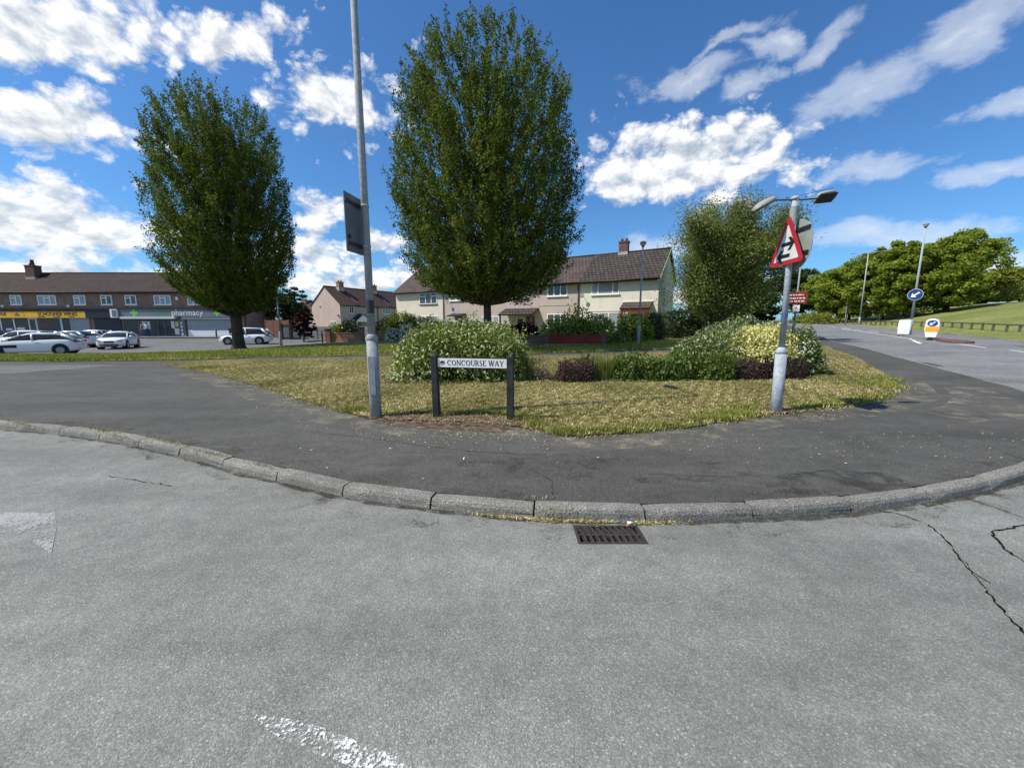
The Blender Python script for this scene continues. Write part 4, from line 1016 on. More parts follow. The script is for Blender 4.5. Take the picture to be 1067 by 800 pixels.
# ------------------------------------------------------------------ other columns and signs on the main road
def lamp_post(name, label, x, y, h, arm, m=None, r=.07, group='grey lamp columns', z=None, head='globe', basez=1.1):
    z = T(x, y) + .1 if z is None else z
    t = thing(name, label, 'lamp post', (x, y, z), 0, group); m = m or M['galv']
    mb = MB(); mb.tube([(0, 0, -.3), (0, 0, basez), (0, 0, basez + .06)], [r * 1.25, r * 1.25, r * .85], 12); part('base', mb, m, t)
    mb = MB(); mb.tube([(0, 0, basez), (0, 0, h)], [r * .85, r * .55], 12); part('column', mb, m, t)
    if head == 'globe':
        mb = MB(); mb.tube([(0, 0, h - .05), (0, 0, h + .05), (0, 0, h + .12)], [r, .1, .17], 14); mb.sphere((0, 0, h + .19), (.19, .19, .10), 14, 8); part('lantern', mb, M['lamp_grey'], t)
    else:
        for i, (ax, ay) in enumerate(arm):
            mb = MB(); mb.tube([(0, 0, h - .1), (0, 0, h + .1), (ax * .4, ay * .4, h + .2), (ax, ay, h + .22)], r * .4, 8); part('outreach_arm', mb, m, t)
            L = math.hypot(ax, ay); mb = MB(); u = (ax / L, ay / L)
            rings = [[(ax + u[0] * d - u[1] * w * math.cos(a), ay + u[1] * d + u[0] * w * math.cos(a), h + .22 + hz * math.sin(a)) for a in [2 * PI * q / 10 for q in range(10)]] for d, w, hz in ((-.05, .06, .03), (.1, .13, .06), (.45, .14, .06), (.62, .05, .02))]
            mb.loft(rings); part('lantern', mb, M['lamp_grey'], t)
    return t
lamp_post('lamp_column', 'slim grey lamp column in front of the cream end house', 7.54, 23.3, 5.65, None, M['galv'], .075)
lamp_post('lamp_column', 'thin lamp column between the white car and the wooden fence', -18.75, 31.7, 4.1, [(-.5, .2)], M['galv'], .085, head='arm')
tl = lamp_post('lamp_column', 'lamp column on the traffic island with a blue keep left sign', 31.9, 31.45, 8.2, None, M['galv_pale'], .10, z=T(31.9, 31.45) + .14)
vx, vy = -.72, -.69
dc = [(.44 * math.cos(2 * PI * i / 36), .44 * math.sin(2 * PI * i / 36)) for i in range(36)]
zs = 3.92 - tl.location.z
o = link('keep_left_sign', MB().prism(dc, -.006, .006, 'y').mesh('keep_left_sign', M['white']), tl, (vx * .12, vy * .12, zs), math.atan2(vy, vx) + PI / 2)
link('blue_disc', MB().prism([(a * .95, b * .95) for a, b in dc], -.010, -.0065, 'y').mesh('blue_disc', M['blue']), o)
def rot(pl, a): return [(x * math.cos(a) - y * math.sin(a), x * math.sin(a) + y * math.cos(a)) for x, y in pl]
ar = [(-.28, -.055), (.06, -.055), (.06, -.2), (.32, 0), (.06, .2), (.06, .055), (-.28, .055)]
link('arrow', MB().prism(rot(ar, R(218)), -.014, -.0105, 'y').mesh('arrow', M['white']), o)
lamp_post('lamp_column', 'tall double armed lamp column before the right hand trees', 55.6, 63.0, 10.9, [(-1.3, .9), (1.3, -.9)], M['galv_pale'], .12, head='arm')
lamp_post('lamp_column', 'distant lamp column beside the low bushes at the bend', *W(92, 9.8), 4.6, None, M['galv'], .08)
lamp_post('lamp_column', 'most distant lamp column near the far parked car', *W(135, -4.2), 6, None, M['galv'], .08)
lamp_post('lamp_column', 'distant lamp column right of the far parked car', *W(120, -2.6), 5.5, None, M['galv'], .07)
t = lamp_post('lamp_column', 'lamp column behind the triangle signpost carrying a red notice', 22.1, 30.8, 5.6, None, M['galv'], .09)
zr = 3.63 - t.location.z
aa = math.atan2(-30.8, -22.1) + PI / 2
o = link('red_notice', MB().prism([(-.62, -.45), (.62, -.45), (.62, .45), (-.62, .45)], -.01, .01, 'y').mesh('red_notice', M['brown_red']), t, (-.06, -.1, zr), aa, .01)
r_ = random.Random(9)
for i, z in enumerate((.22, -.03, -.26)):
    mb = MB(); x = -.5
    while x < .42:
        w = r_.uniform(.08, .22); mb.prism([(x, z - .045), (min(x + w, .5), z - .045), (min(x + w, .5), z + .045), (x, z + .045)], -.016, -.0105, 'y'); x += w + .06
    link('notice_line', mb.mesh('notice_line', M['poster']), o)
o = link('white_notice', MB().prism([(-.22, -.24), (.22, -.24), (.22, .24), (-.22, .24)], -.01, .01, 'y').mesh('white_notice', M['white']), t, (-.06, -.1, zr - .78), aa)
link('symbol', MB().prism(rot([(-.08, -.1), (.0, -.02), (.08, -.1), (.05, .1), (-.05, .1)], .3), -.016, -.0105, 'y').mesh('symbol', M['red']), o)
# a grey information board behind the double armed column
t = thing('information_board', 'grey information board on two posts before the trees', 'sign board', (54.5, 64.2, T(54.5, 64.2) + .1), R(40))
part('board', MB().box(-.9, .9, -.03, .03, 1.6, 3.0), M['sign_back'], t)
for x in (-.6, .6): part('post', MB().tube([(x, .06, -.2), (x, .06, 2.9)], .05, 8), M['galv'], t)

# traffic island
isl = [W(28.0, 9.35), W(28.4, 8.8), W(34, 8.55), W(39.5, 8.35), W(40.2, 8.8), W(39.5, 9.3), W(34, 9.75), W(28.4, 9.85)]
mb = MB(); n = len(isl); c_ = catmull(isl + [isl[0]], 4)[:-1]; n = len(c_)
mb.add([(x, y, T(x, y) - .05) for x, y in c_] + [(x, y, T(x, y) + .13) for x, y in c_], [[i, (i + 1) % n, n + (i + 1) % n, n + i] for i in range(n)] + [[n + i for i in range(n)]], 0)
props(link('traffic_island_kerb', mb.mesh('traffic_island_kerb', M['kerb'])), kind='structure')
isl2 = [W(24.6, 9.55), W(25, 9.05), W(27.2, 9.0), W(27.6, 9.5), W(27.2, 10.0), W(25, 10.05)]
mb = MB(); c_ = catmull(isl2 + [isl2[0]], 4)[:-1]; n = len(c_)
mb.add([(x, y, T(x, y) - .05) for x, y in c_] + [(x, y, T(x, y) + .12) for x, y in c_], [[i, (i + 1) % n, n + (i + 1) % n, n + i] for i in range(n)] + [[n + i for i in range(n)]], 0)
props(link('traffic_island_nose', mb.mesh('traffic_island_nose', M['brick_old'])), kind='structure')
def bollard_outline(w, h, z0):
    out = []
    for i in range(17): a = PI * i / 16; out.append((w * .92 * math.cos(a), z0 + h - w * .55 + w * .55 * math.sin(a)))
    return out + [(-w, z0 + h * .45), (-w * .72, z0), (w * .72, z0), (w, z0 + h * .45)]
bx, by = 27.75, 25.95
t = thing('refuge_bollard', 'white refuge bollard with amber band and blue arrow disc', 'bollard', (bx, by, T(bx, by) + .12), math.atan2(-by, -bx) + PI / 2, 'traffic bollards')
part('shell', MB().prism(bollard_outline(.34, 1.22, .08), -.14, .14, 'y'), M['white'], t, .03)
part('foot', MB().box(-.12, .12, -.12, .12, -.03, .09), M['black'], t)
part('amber_band', MB().prism([(-.29, .45), (.29, .45), (.30, .78), (-.30, .78)], -.150, -.1405, 'y'), M['yellow'], t)
dk = part('arrow_disc', MB().prism([(.24 * math.cos(2 * PI * i / 28), 1.0 + .2 * math.sin(2 * PI * i / 28)) for i in range(28)], -.152, -.141, 'y'), M['blue'], t)
part('arrow', MB().prism([(a * .55, 1.0 + b * .55) for a, b in rot(ar, R(218))], -.158, -.1525, 'y'), M['white'], dk)
bx, by = W(33.7, 8.75)
t = thing('refuge_bollard', 'plain white refuge bollard seen from behind beside the island column', 'bollard', (bx, by, T(bx, by) + .13), math.atan2(-by, -bx) + PI / 2, 'traffic bollards')
part('shell', MB().prism([(-.32, .04), (.32, .04), (.36, .55), (.34, 1.08), (.26, 1.15), (-.26, 1.15), (-.34, 1.08), (-.36, .55)], -.14, .14, 'y'), M['white'], t, .03)
part('foot', MB().box(-.14, .14, -.13, .13, -.03, .05), M['black'], t)
part('column_foot', MB().tube([(.62, .1, -.05), (.62, .1, .32)], .14, 12), M['black'], t) if False else None

# timber knee rail along the far verge: rail and each post
rail = catmull([W(-2, 14.4), W(20, 14.4), W(33, 14.4), W(40, 14.35), W(47, 14.2), W(55, 13.5), W(62, 12.9), W(72, 12.0), W(86, 10.8)], 10)
rp = resample(rail, 1.0)
t = thing('knee_rail_fence', 'low timber knee rail fence on short posts along the far verge', 'fence', (rp[0][0], rp[0][1], T(*rp[0])))
x0, y0, z0 = t.location
L = 0; cum = 0; mbR = MB(); last = None; posts = []
acc = 0
for a, b in zip(rp[:-1], rp[1:]):
    acc += math.hypot(b[0] - a[0], b[1] - a[1])
    if acc > 1.75: posts.append(b); acc = 0
for p in posts[:100]:
    z = T(*p) + .1 - z0; mb = MB(); mb.box(-.07, .07, -.07, .07, -.2, .62)
    o = link('post', mb.mesh('post', M['rail_wood']), t, (p[0] - x0, p[1] - y0, z), R(33), .01)
mb = MB(); rings = []
for p in rp[::2]:
    z = T(*p) + .1 - z0
    rings.append([(p[0] - x0 + dx, p[1] - y0, z + dz) for dx, dz in ((-.05, .50), (.05, .50), (.05, .61), (-.05, .61))])
mb.loft(rings, smooth=False); part('rail', mb, M['rail_wood'], t)

#@@PART2
# ------------------------------------------------------------------ trees
def add_leaves(parent, P, A, N, L, Wd, tone, m, name='crown'):
    return link(name, leaf_mesh(name, P, A, N, L, Wd, tone, m), parent)
def hornbeam(label, x, y, prof, seed, trunk_r, z_limb, nl=320, leaf=.125, ntw=19, nlf=37):
    """upright broad hornbeam: ascending limbs from a short trunk; prof = [(height, crown radius)]"""
    g = np.random.default_rng(seed); z0 = T(x, y) + .1
    t = thing('hornbeam_tree', label, 'tree', (x, y, z0), 0, 'upright hornbeam trees')
    hs = np.array([p[0] for p in prof]); rs = np.array([p[1] for p in prof]); H = hs[-1]
    mb = MB(); r = trunk_r
    mb.tube([(0, 0, -.3), (0, 0, 0), (.01, 0, .25), (.02, .01, .8), (.02, 0, 1.8), (0, .02, z_limb + .4)], [r * 1.75, r * 1.6, r * 1.2, r, r * .95, r * .95], 16)
    mb.tube([(0, .02, z_limb + .3), (.1, 0, H * .35), (-.08, .1, H * .6), (.05, 0, H * .93)], [r * .85, r * .6, r * .35, .03], 10)
    P = []; A = []; tone = []
    # heights of the limb tips, more of them where the crown is widest
    hh = np.linspace(hs[0], H, 400); wt = np.cumsum(np.interp(hh, hs, rs) + .5); wt /= wt[-1]
    for i in range(nl):
        ze = float(np.interp((i + g.random()) / nl, wt, hh))
        a = i * 2.399 + g.normal(0, .35); R_ = float(np.interp(ze, hs, rs))
        depth = g.random()
        R_ = R_ * (g.uniform(.2, .8) if depth < .45 else g.uniform(.88, .98)) * (1 + .06 * math.sin(3 * a + ze * .9 + seed) + .05 * math.sin(7 * a - ze * 1.7))
        rise = g.uniform(2.0, 5.0) * min(1, .25 + (ze - hs[0]) / 5)
        zs = min(max(z_limb, ze - rise - R_ * .35), H * .84)
        k = 7; tt = np.linspace(0, 1, k)
        rad = R_ * tt ** .8; zz = zs + (ze - zs) * tt ** 1.2
        if ze < zs + .8: zz = zs + 1.3 * np.sin(tt * PI) * .55 + (ze - zs) * tt
        pts = np.stack([rad * math.cos(a), rad * math.sin(a), zz], 1) + g.normal(0, .10, (k, 3)) * tt[:, None]
        lr = .022 + .045 * (1 - ze / H) * g.random() + .012
        mb.tube([tuple(p) for p in pts], list(np.linspace(lr, .010, k)), 5, caps=False)
        lt = g.normal(.47, .13)
        for j in range(ntw):
            u = g.random() ** .55 * .78 + .22; f = u * (k - 1); q = min(k - 2, int(f)); b = pts[q] + (pts[q + 1] - pts[q]) * (f - q)
            ax = unit(pts[q + 1] - pts[q]); out = np.array([math.cos(a), math.sin(a), 0])
            d = unit(ax * .7 + out * g.uniform(-.1, .6) + g.normal(0, .5, 3) + np.array([0, 0, .62]))
            ln = g.uniform(.4, 1.0) * (1.15 - .35 * u); n = max(6, int(nlf * ln)); s = g.random(n) ** .8
            cp = b + d * (s * ln)[:, None] + g.normal(0, .085, (n, 3)) * (1.25 - .6 * s)[:, None]
            P.append(cp); A.append(unit(d * .8 + g.normal(0, .8, (n, 3)))); tone.append(lt + g.normal(0, .2, n) + .12 * s)
    nf = 1700; zf = np.interp(g.random(nf), wt, hh); af = g.uniform(0, 2 * PI, nf); rf_ = np.interp(zf, hs, rs) * g.uniform(.72, 1.0, nf)
    cb = np.stack([rf_ * np.cos(af), rf_ * np.sin(af), zf], 1); up_ = unit(np.stack([.35 * np.cos(af), .35 * np.sin(af), np.ones(nf)], 1) + g.normal(0, .25, (nf, 3)))
    for c0, d0 in zip(cb, up_):     # short upright sprays that close the outer shell
        n = 34; s = g.random(n); P.append(c0 + d0 * (s * g.uniform(.5, 1.0))[:, None] + g.normal(0, .10, (n, 3)) * (1.2 - .8 * s)[:, None])
        A.append(unit(d0 * .8 + g.normal(0, .8, (n, 3)))); tone.append(g.normal(.42, .13) + g.normal(0, .17, n) + .1 * s)
    P = np.concatenate(P); A = np.concatenate(A); tone = np.concatenate(tone)
    low = P[:, 2] < hs[0] - .3; P[low, 2] = hs[0] - .3 + .5 * g.random(low.sum())
    N = unit(g.normal(size=P.shape) + np.array([0, 0, .7])); L = leaf * g.uniform(.65, 1.25, len(P))
    part('trunk', mb, M['bark'], t)
    add_leaves(t, P, A, N, L, L * .58, tone, M['lf_hornbeam'])
    return t
hornbeam('smaller hornbeam with oval crown in front of the pharmacy', -19.35, 27.6, [(2.9, 1.9), (3.5, 2.9), (4.6, 3.55), (6.5, 3.95), (8.5, 4.05), (10.5, 3.95), (12.5, 3.7), (14.0, 3.5), (15.0, 3.1), (15.6, 2.3), (15.9, 1.3)], 4, .36, 2.3)
hornbeam('larger hornbeam with egg shaped crown behind the street name sign', -1.38, 21.9, [(2.6, 1.8), (3.2, 3.2), (4.0, 4.2), (5.6, 4.7), (7.6, 4.8), (9.6, 4.7), (11.4, 4.4), (12.8, 4.1), (13.7, 3.6), (14.4, 2.8), (14.8, 1.6)], 9, .22, 2.4, nl=310)

def stem_tree(name, label, x, y, H, stems, cw, m, seed, n=34000, leaf=.13, lean=.1, bark='bark', aspect=.4, cat='tree', group=None, zbase=1.2):
    """airy tree with several leaning stems and fine drooping sprays"""
    g = np.random.default_rng(seed); z0 = T(x, y) + .1; t = thing(name, label, cat, (x, y, z0), 0, group); mb = MB(); P = []; A = []; tone = []
    per = n // stems
    for i in range(stems):
        a = 2 * PI * i / stems + g.normal(0, .3); sp = g.uniform(.15, 1) * cw * .55
        top = np.array([sp * math.cos(a) + lean * H, sp * math.sin(a), H * g.uniform(.86, .98) * (1 - .26 * (sp / cw / .55) ** 2)])
        k = 8; tt = np.linspace(0, 1, k); base = np.array([.35 * math.cos(a), .35 * math.sin(a), -.1])
        pts = base + (top - base) * tt[:, None]; pts[:, :2] = base[:2] + (top[:2] - base[:2]) * (tt ** 1.35)[:, None]
        pts += g.normal(0, .12, (k, 3)) * tt[:, None]
        mb.tube([tuple(p) for p in pts], list(np.linspace(.14, .015, k)), 7, caps=False)
        nb = 34
        for j in range(nb):
            u = .14 + .86 * g.random() ** .8; f = u * (k - 1); q = min(k - 2, int(f)); b = pts[q] + (pts[q + 1] - pts[q]) * (f - q)
            ba = g.uniform(0, 2 * PI); ln = cw * g.uniform(.14, .42) * (1.3 - u * .85)
            d = unit(np.array([math.cos(ba) + .25, math.sin(ba), g.uniform(.35, 1.2)]))
            e = b + d * ln; mid = b + d * ln * .55 + np.array([0, 0, .1 * ln])
            mb.tube([tuple(b), tuple(mid), tuple(e)], [.035 * (1.2 - u), .02, .006], 4, caps=False)
            m_ = per // nb; s = g.random(m_) ** .65; lt = g.normal(.45, .14)
            w = np.where(s[:, None] < .55, b + (mid - b) * (s / .55)[:, None], mid + (e - mid) * ((s - .55) / .45)[:, None])
            off = g.normal(0, .30, (m_, 3)) * (.4 + s)[:, None]; off[:, 2] -= .12
            P.append(w + off); A.append(unit(d * .5 + g.normal(0, .6, (m_, 3)) + np.array([.25, 0, -.2]))); tone.append(lt + g.normal(0, .22, m_))
    P = np.concatenate(P); A = np.concatenate(A); tone = np.concatenate(tone); P[:, 2] = np.maximum(P[:, 2], zbase)
    N = unit(g.normal(size=P.shape) + np.array([0, 0, .6])); L = leaf * g.uniform(.6, 1.3, len(P))
    part('trunk', mb, M[bark], t); add_leaves(t, P, A, N, L, L * aspect, tone, m); return t
stem_tree('willow_tree', 'airy many stemmed willow leaning right beside the cream gable', 14.0, 27.8, 9.3, 14, 9.2, M['lf_willow'], 27, 140000, .15, .09, zbase=1.2)

def broad_tree(name, label, x, y, H, cw, m, seed, n=26000, leaf=.3, group=None, low=.12, cat='tree', nclump=130, flat=.55, bark='bark', skirt=0.0, z0=None, trunk_r=None):
    """broad crowned tree: limbs carrying separate leafy clumps that catch light and leave shade between"""
    g = np.random.default_rng(seed); z0 = T(x, y) + .05 if z0 is None else z0
    t = thing(name, label, cat, (x, y, z0), 0, group); mb = MB(); r = trunk_r or H * .028
    mb.tube([(0, 0, -.4), (0, 0, .1), (.05, 0, H * .12), (0, .05, H * .35), (.1, 0, H * .8)], [r * 1.5, r * 1.25, r, r * .75, .05], 10)
    nlobe = 15; LD = rdir(g, nlobe); LD[:, 2] = np.where(LD[:, 2] < -.92, -LD[:, 2], LD[:, 2])
    zc = H * (.50 + low * .12); half = np.array([cw / 2, cw / 2, H * (.46 - low * .10)])
    LC = np.concatenate([LD * half * g.uniform(.45, .80, nlobe)[:, None], [[0, 0, half[2] * .45]]]) + np.array([0, 0, zc]); LR = np.append(g.uniform(.17, .30, nlobe), .28) * (cw + H) * .5
    li = g.integers(0, nlobe + 1, nclump); D = rdir(g, nclump); D[:, 2] = np.where(D[:, 2] < -.8, -D[:, 2], D[:, 2])
    C = LC[li] + D * LR[li][:, None] * g.uniform(.55, 1.0, nclump)[:, None] ** .5
    C[:, 2] = np.clip(C[:, 2], H * skirt + .4, H)
    for c in C[:34]:
        b = np.array([0, 0, max(H * .12, min(c[2] - .18 * H, H * .6))]); mid = b + (c - b) * .5 + np.array([0, 0, .03 * H])
        mb.tube([tuple(b), tuple(mid), tuple(c)], [r * .35, r * .2, .02], 5, caps=False)
    cr = cw * .085 * g.uniform(.6, 1.4, nclump); k = n // nclump
    d = rdir(g, n); rad = np.repeat(cr, k); d = d[:len(rad)]; s = g.random(len(rad)) ** .45
    off = d * (rad * s)[:, None] * np.array([1.15, 1.15, flat])
    P = np.repeat(C, k, 0) + off; tone = np.repeat(g.normal(.45, .13, nclump), k) + g.normal(0, .2, len(P))
    P[:, 2] = np.maximum(P[:, 2], H * skirt + .3)
    A = unit(d * .6 + g.normal(0, .6, P.shape)); N = unit(d * .5 + g.normal(0, .5, P.shape) + np.array([0, 0, .8])); L = leaf * g.uniform(.6, 1.3, len(P))
    part('trunk', mb, M[bark], t); add_leaves(t, P, A, N, L, L * .75, tone, m); return t
GRT = 'sycamores on the bank right of the main road'
for lab, x, y, H, cw, s in [
    ('rightmost large sycamore on the grass bank with a leaning trunk', 65.8, 60.0, 11.6, 10.0, 31),
    ('tall sycamore directly behind the keep left sign column', 61.8, 62.5, 12.2, 8.5, 32),
    ('sycamore between the two lamp columns, third from the right of the row', 64.5, 69.0, 12.6, 9.5, 33),
    ('sycamore behind the double armed column and information board', 66.5, 78.0, 12.0, 11.0, 34),
    ('leftmost sycamore of the row, lower and nearest the bend', 70.0, 87.0, 11.0, 9.5, 35)]:
    broad_tree('sycamore_tree', lab, x, y, H, cw, M['lf_syc'], s, 46000, .38, GRT, low=-.3, skirt=.05, flat=.75, nclump=300)
GRH = 'pale trees on the hill crest'
for i, (lab, x, y, H, cw, s) in enumerate([
    ('pale green hilltop tree just right of the sycamores', 87.5, 70, 5.8, 12, 41), ('pale green hilltop tree at the right edge of view', 95, 71, 6.4, 13, 42),
    ('pale hilltop tree half hidden behind the rightmost sycamore', 83, 76, 5.0, 11, 43)]):
    broad_tree('hilltop_tree', lab, x, y, H, cw, M['lf_syc_pale'], s, 18000, .5, GRH, low=-.3, skirt=.02, flat=.85)
for lab, x, y, r, n, s in [('low bright bushes on the bank below the leftmost sycamore', 63.0, 82.0, (5.5, 2.2, 1.9), 3600, 51), ('low bush under the row of sycamores by the bend', 57.5, 73.5, (2.8, 1.8, 1.7), 2000, 52), ('rough bushes on the bank right of the big sycamore trunk', 78, 58, (7, 2.5, 2.2), 3600, 53)]:
    bush('bank_bush', lab, 'bush', (x, y, T(x, y) + .1), r, n, .34, M['lf_syc_pale'], s, core=True)
GRF = 'dark trees at the far end of the main road'
for lab, x, y, H, cw, s in [('low dark tree in the gap between the willow and the golden shrub', 40, 75, 7.0, 12, 161), ('dark roadside tree behind the willow, nearer of two', 49.5, 85, 7.5, 12, 162), ('dark roadside tree left of the far parked car', 59.5, 100, 8.5, 13, 163), ('dark tree at the road end just left of the red notice', 101, 147, 19, 22, 61), ('dark far tree left of the most distant lamp column', 78, 140, 16, 20, 62), ('dark far tree right behind the willow stems', 60, 118, 13, 16, 63), ('far tree seen between the willow and the far parked car', 72, 122, 10, 13, 64), ('dark tree closing the view behind the red notice', 118, 152, 17, 20, 65), ('far tree low on the right of the road end', 112, 138, 13, 15, 66)]:
    broad_tree('distant_tree', lab, x, y, H, cw, M['lf_far'], s, 12000, .75, GRF, low=-.2, skirt=.02)
broad_tree('ash_tree', 'small dark green tree behind the wooden fence by the shops', -31.5, 55.5, 6.8, 5.2, M['lf_far'], 71, 9000, .3, low=-.1)
broad_tree('red_maple_tree', 'young dark red maple before the concrete fence', -22.9, 43.0, 3.7, 1.9, M['lf_maple'], 72, 6000, .22, low=-.1, trunk_r=.07)
for lab, x, y, H, cw, s in [('far green tree rising behind the far semi detached pair', -62, 118, 9, 11, 73), ]:
    broad_tree('back_tree', lab, x, y, H, cw, M['lf_far'], s, 6000, .5, low=-.1)

# ------------------------------------------------------------------ flower bed plants
def gz(x, y): return T(x, y) + .125
bush('flowering_shrub', 'wide rounded shrub dotted with white blossom behind the street name sign', 'shrub', (-1.55, 11.1, gz(-1.5, 11.1)), (1.85, 1.35, 1.55), 15000, .085, M['lf_choisya'], 81, 520, M['flower_cream'], .055, 'white flowering shrubs', boxy=.82, lumps=14, amp=.22)
bush('flowering_shrub', 'lower right shoulder of white blossomed shrub beside the sword leaved clump', 'shrub', (-.35, 10.75, gz(-.3, 10.7)), (.75, .75, .98), 5200, .08, M['lf_choisya'], 82, 110, M['flower_cream'], .05, 'white flowering shrubs', boxy=.85)
sword_tuft('sword_leaf_clump', 'upright green sword leaved clump at the right end of the big white shrub', (.32, 10.35, gz(.3, 10.3)), .30, .95, 190, M['lf_iris'], 83, lean=.5)
bush('dried_plant', 'dry tan seeded plant beside the sword leaved clump', 'plant', (.72, 10.4, gz(.7, 10.3)), (.30, .28, .62), 900, .05, M['lf_tan'], 84, core=False)
bush('heather', 'brownish purple heather mound left in the low planting strip', 'heather', (1.62, 10.15, gz(1.6, 10.1)), (.52, .42, .56), 5200, .045, M['lf_heather'], 85, group='heather mounds', boxy=.8)
sword_tuft('grass_clump', 'loose light green grass clump behind the purple heather mound', (2.15, 10.5, gz(2.1, 10.4)), .55, .88, 300, M['lf_iris'], 86, lean=.55, w=.010)
sword_tuft('grass_clump', 'upright grass clump right of the purple heather mound', (2.5, 10.2, gz(2.5, 10.2)), .28, .78, 170, M['lf_iris'], 87, lean=.35, w=.010)
for i, (lab, x, y, r, n, s) in enumerate([
    ('low leafy shrub next to the upright grass clump', 3.05, 10.45, (.55, .5, .62), 2600, 88), ('second low leafy shrub in the middle of the planting strip', 3.75, 10.35, (.50, .48, .50), 2200, 89),
    ('low pale tipped shrub right of the middle of the planting strip', 4.35, 10.35, (.48, .45, .60), 2200, 90), ('taller leafy shrub near the right cluster of bushes', 4.95, 10.5, (.58, .5, .62), 3000, 91), ('spreading low shrub at the foot of the variegated bush', 5.5, 10.3, (.45, .42, .56), 2200, 92)]):
    bush('low_shrub', lab, 'shrub', (x, y, gz(x, y)), r, n, .085, M['lf_low'], s, 0, None, .05, 'low leafy shrubs', aspect=.55, up=.6)
bush('variegated_shrub', 'large grey green variegated shrub on the left of the right hand cluster', 'shrub', (5.75, 11.6, gz(5.9, 11.6)), (1.0, 1.0, 1.02), 10500, .075, M['lf_varieg'], 93, 130, M['flower'], .045, boxy=.85)
bush('variegated_shrub', 'taller variegated shrub behind the golden bush', 'shrub', (6.75, 12.3, gz(6.7, 12.3)), (.9, .9, 1.38), 8500, .075, M['lf_varieg'], 94, 110, M['flower'], .045, boxy=.85)
sword_tuft('grass_clump', 'dense green grass clump before the variegated shrub', (5.55, 10.25, gz(5.5, 10.2)), .42, .82, 320, M['lf_iris'], 95, lean=.42, w=.010)
bush('golden_shrub', 'bright yellow leaved shrub in the right hand cluster', 'shrub', (7.12, 11.2, gz(7.1, 11.2)), (1.05, .85, 1.40), 9800, .085, M['lf_yellow'], 96, boxy=.85, tone_mu=.55, lumps=12, amp=.3)
bush('heather', 'reddish brown heather mound below the variegated shrub', 'heather', (6.25, 10.3, gz(6.2, 10.3)), (.48, .36, .50), 4600, .045, M['lf_heather'], 97, group='heather mounds', boxy=.8)
bush('heather', 'dark purple black heather mound below the golden shrub', 'heather', (7.1, 10.4, gz(7.1, 10.4)), (.70, .40, .55), 5600, .045, M['lf_plum'], 98, group='heather mounds', boxy=.8)
bush('white_flowered_bush', 'round white flowered bush right of the leaning signpost', 'shrub', (8.22, 11.2, gz(8.2, 11.2)), (.58, .6, 1.02), 6800, .07, M['lf_low'], 99, 210, M['flower'], .06, 'white flowering shrubs', boxy=.85)
bush('white_flowered_bush', 'small white flowered bush between golden shrub and signpost', 'shrub', (7.78, 10.7, gz(7.8, 10.7)), (.30, .30, .62), 2000, .065, M['lf_low'], 100, 60, M['flower'], .055, 'white flowering shrubs', boxy=.85)

# garden shrubs before the houses
def shrub_px(label, px, y, wpx, top, m, s, name='garden_shrub', cat='shrub', n=2600, leaf=.17, depth=None, group='shrubs in the front gardens', dz=0, fl=0, fm=None, boxy=.8):
    x = (px - 533.5) / 405 * y; z = T(x, y) + .1 + dz; r = wpx / 2 / 405 * y; h = 1.6 + (338 - top) / 405 * y - z
    return bush(name, label, cat, (x, y, z), (r, depth or r * .8, h / 1.1), n, leaf, m, s, fl, fm, .15, group, boxy=boxy)
GH = None
shrub_px('bright green hedge clump above the middle of the red painted wall', 585, 25.6, 44, 331, M['lf_hedge'], 111, 'garden_hedge', 'hedge')
shrub_px('taller green hedge clump above the right end of the red painted wall', 617, 25.4, 46, 326, M['lf_hedge'], 112, 'garden_hedge', 'hedge', 3200)
shrub_px('dark plum coloured shrub above the weathered brick wall', 546, 26.3, 30, 333, M['lf_maple'], 113)
shrub_px('dark green shrub at the foot of the larger hornbeam trunk', 526, 26.5, 26, 338, M['lf_dark'], 114)
shrub_px('yellow green conifer shrub left of the garden lamp column', 655, 26.3, 26, 327, M['lf_hedge'], 115)
shrub_px('tall dark bush at the corner of the cream end house', 679, 27.2, 24, 324, M['lf_dark'], 116)
shrub_px('mid green bush just behind the garden lamp column', 668, 26.8, 22, 330, M['lf_hedge'], 117)
shrub_px('small grey green bush at the gate gap beside the red wall end', 642, 25.2, 14, 346, M['lf_varieg'], 118, n=900)
shrub_px('large dark rounded bush right of the cream gable', 712, 30.5, 52, 319, M['lf_dark'], 119, n=5200, depth=1.6)
shrub_px('golden lime shrub left of the cream end wall', 419, 34.0, 32, 322, M['lf_lime'], 120, n=3600)
shrub_px('dark green shrub between golden lime shrub and downpipe', 444, 33.5, 40, 329, M['lf_dark'], 121, n=3200)
shrub_px('dark bush left of the golden lime shrub', 399, 35.5, 22, 333, M['lf_dark'], 122)
shrub_px('dark green bush behind the left brick garden wall', 365, 35.2, 20, 332, M['lf_dark'], 123)
shrub_px('pale yellow green shrub at the left end of the brick garden wall', 353, 35.0, 12, 337, M['lf_lime'], 124, n=1200)
shrub_px('tan dried conifer tip behind the golden lime shrub', 428, 36.5, 16, 323, M['lf_tan'], 125, n=1300)
shrub_px('dark bush before the middle houses of the terrace', 494, 30.0, 40, 336, M['lf_dark'], 126, n=2600)
shrub_px('small white blossomed shrub nearer the lamp column, left of two', 410, 32.6, 13, 340, M['lf_varieg'], 127, n=500, fl=260, fm=M['flower'])
shrub_px('small white blossomed shrub below the golden lime shrub, right of two', 425, 32.4, 15, 339, M['lf_varieg'], 128, n=500, fl=300, fm=M['flower'])

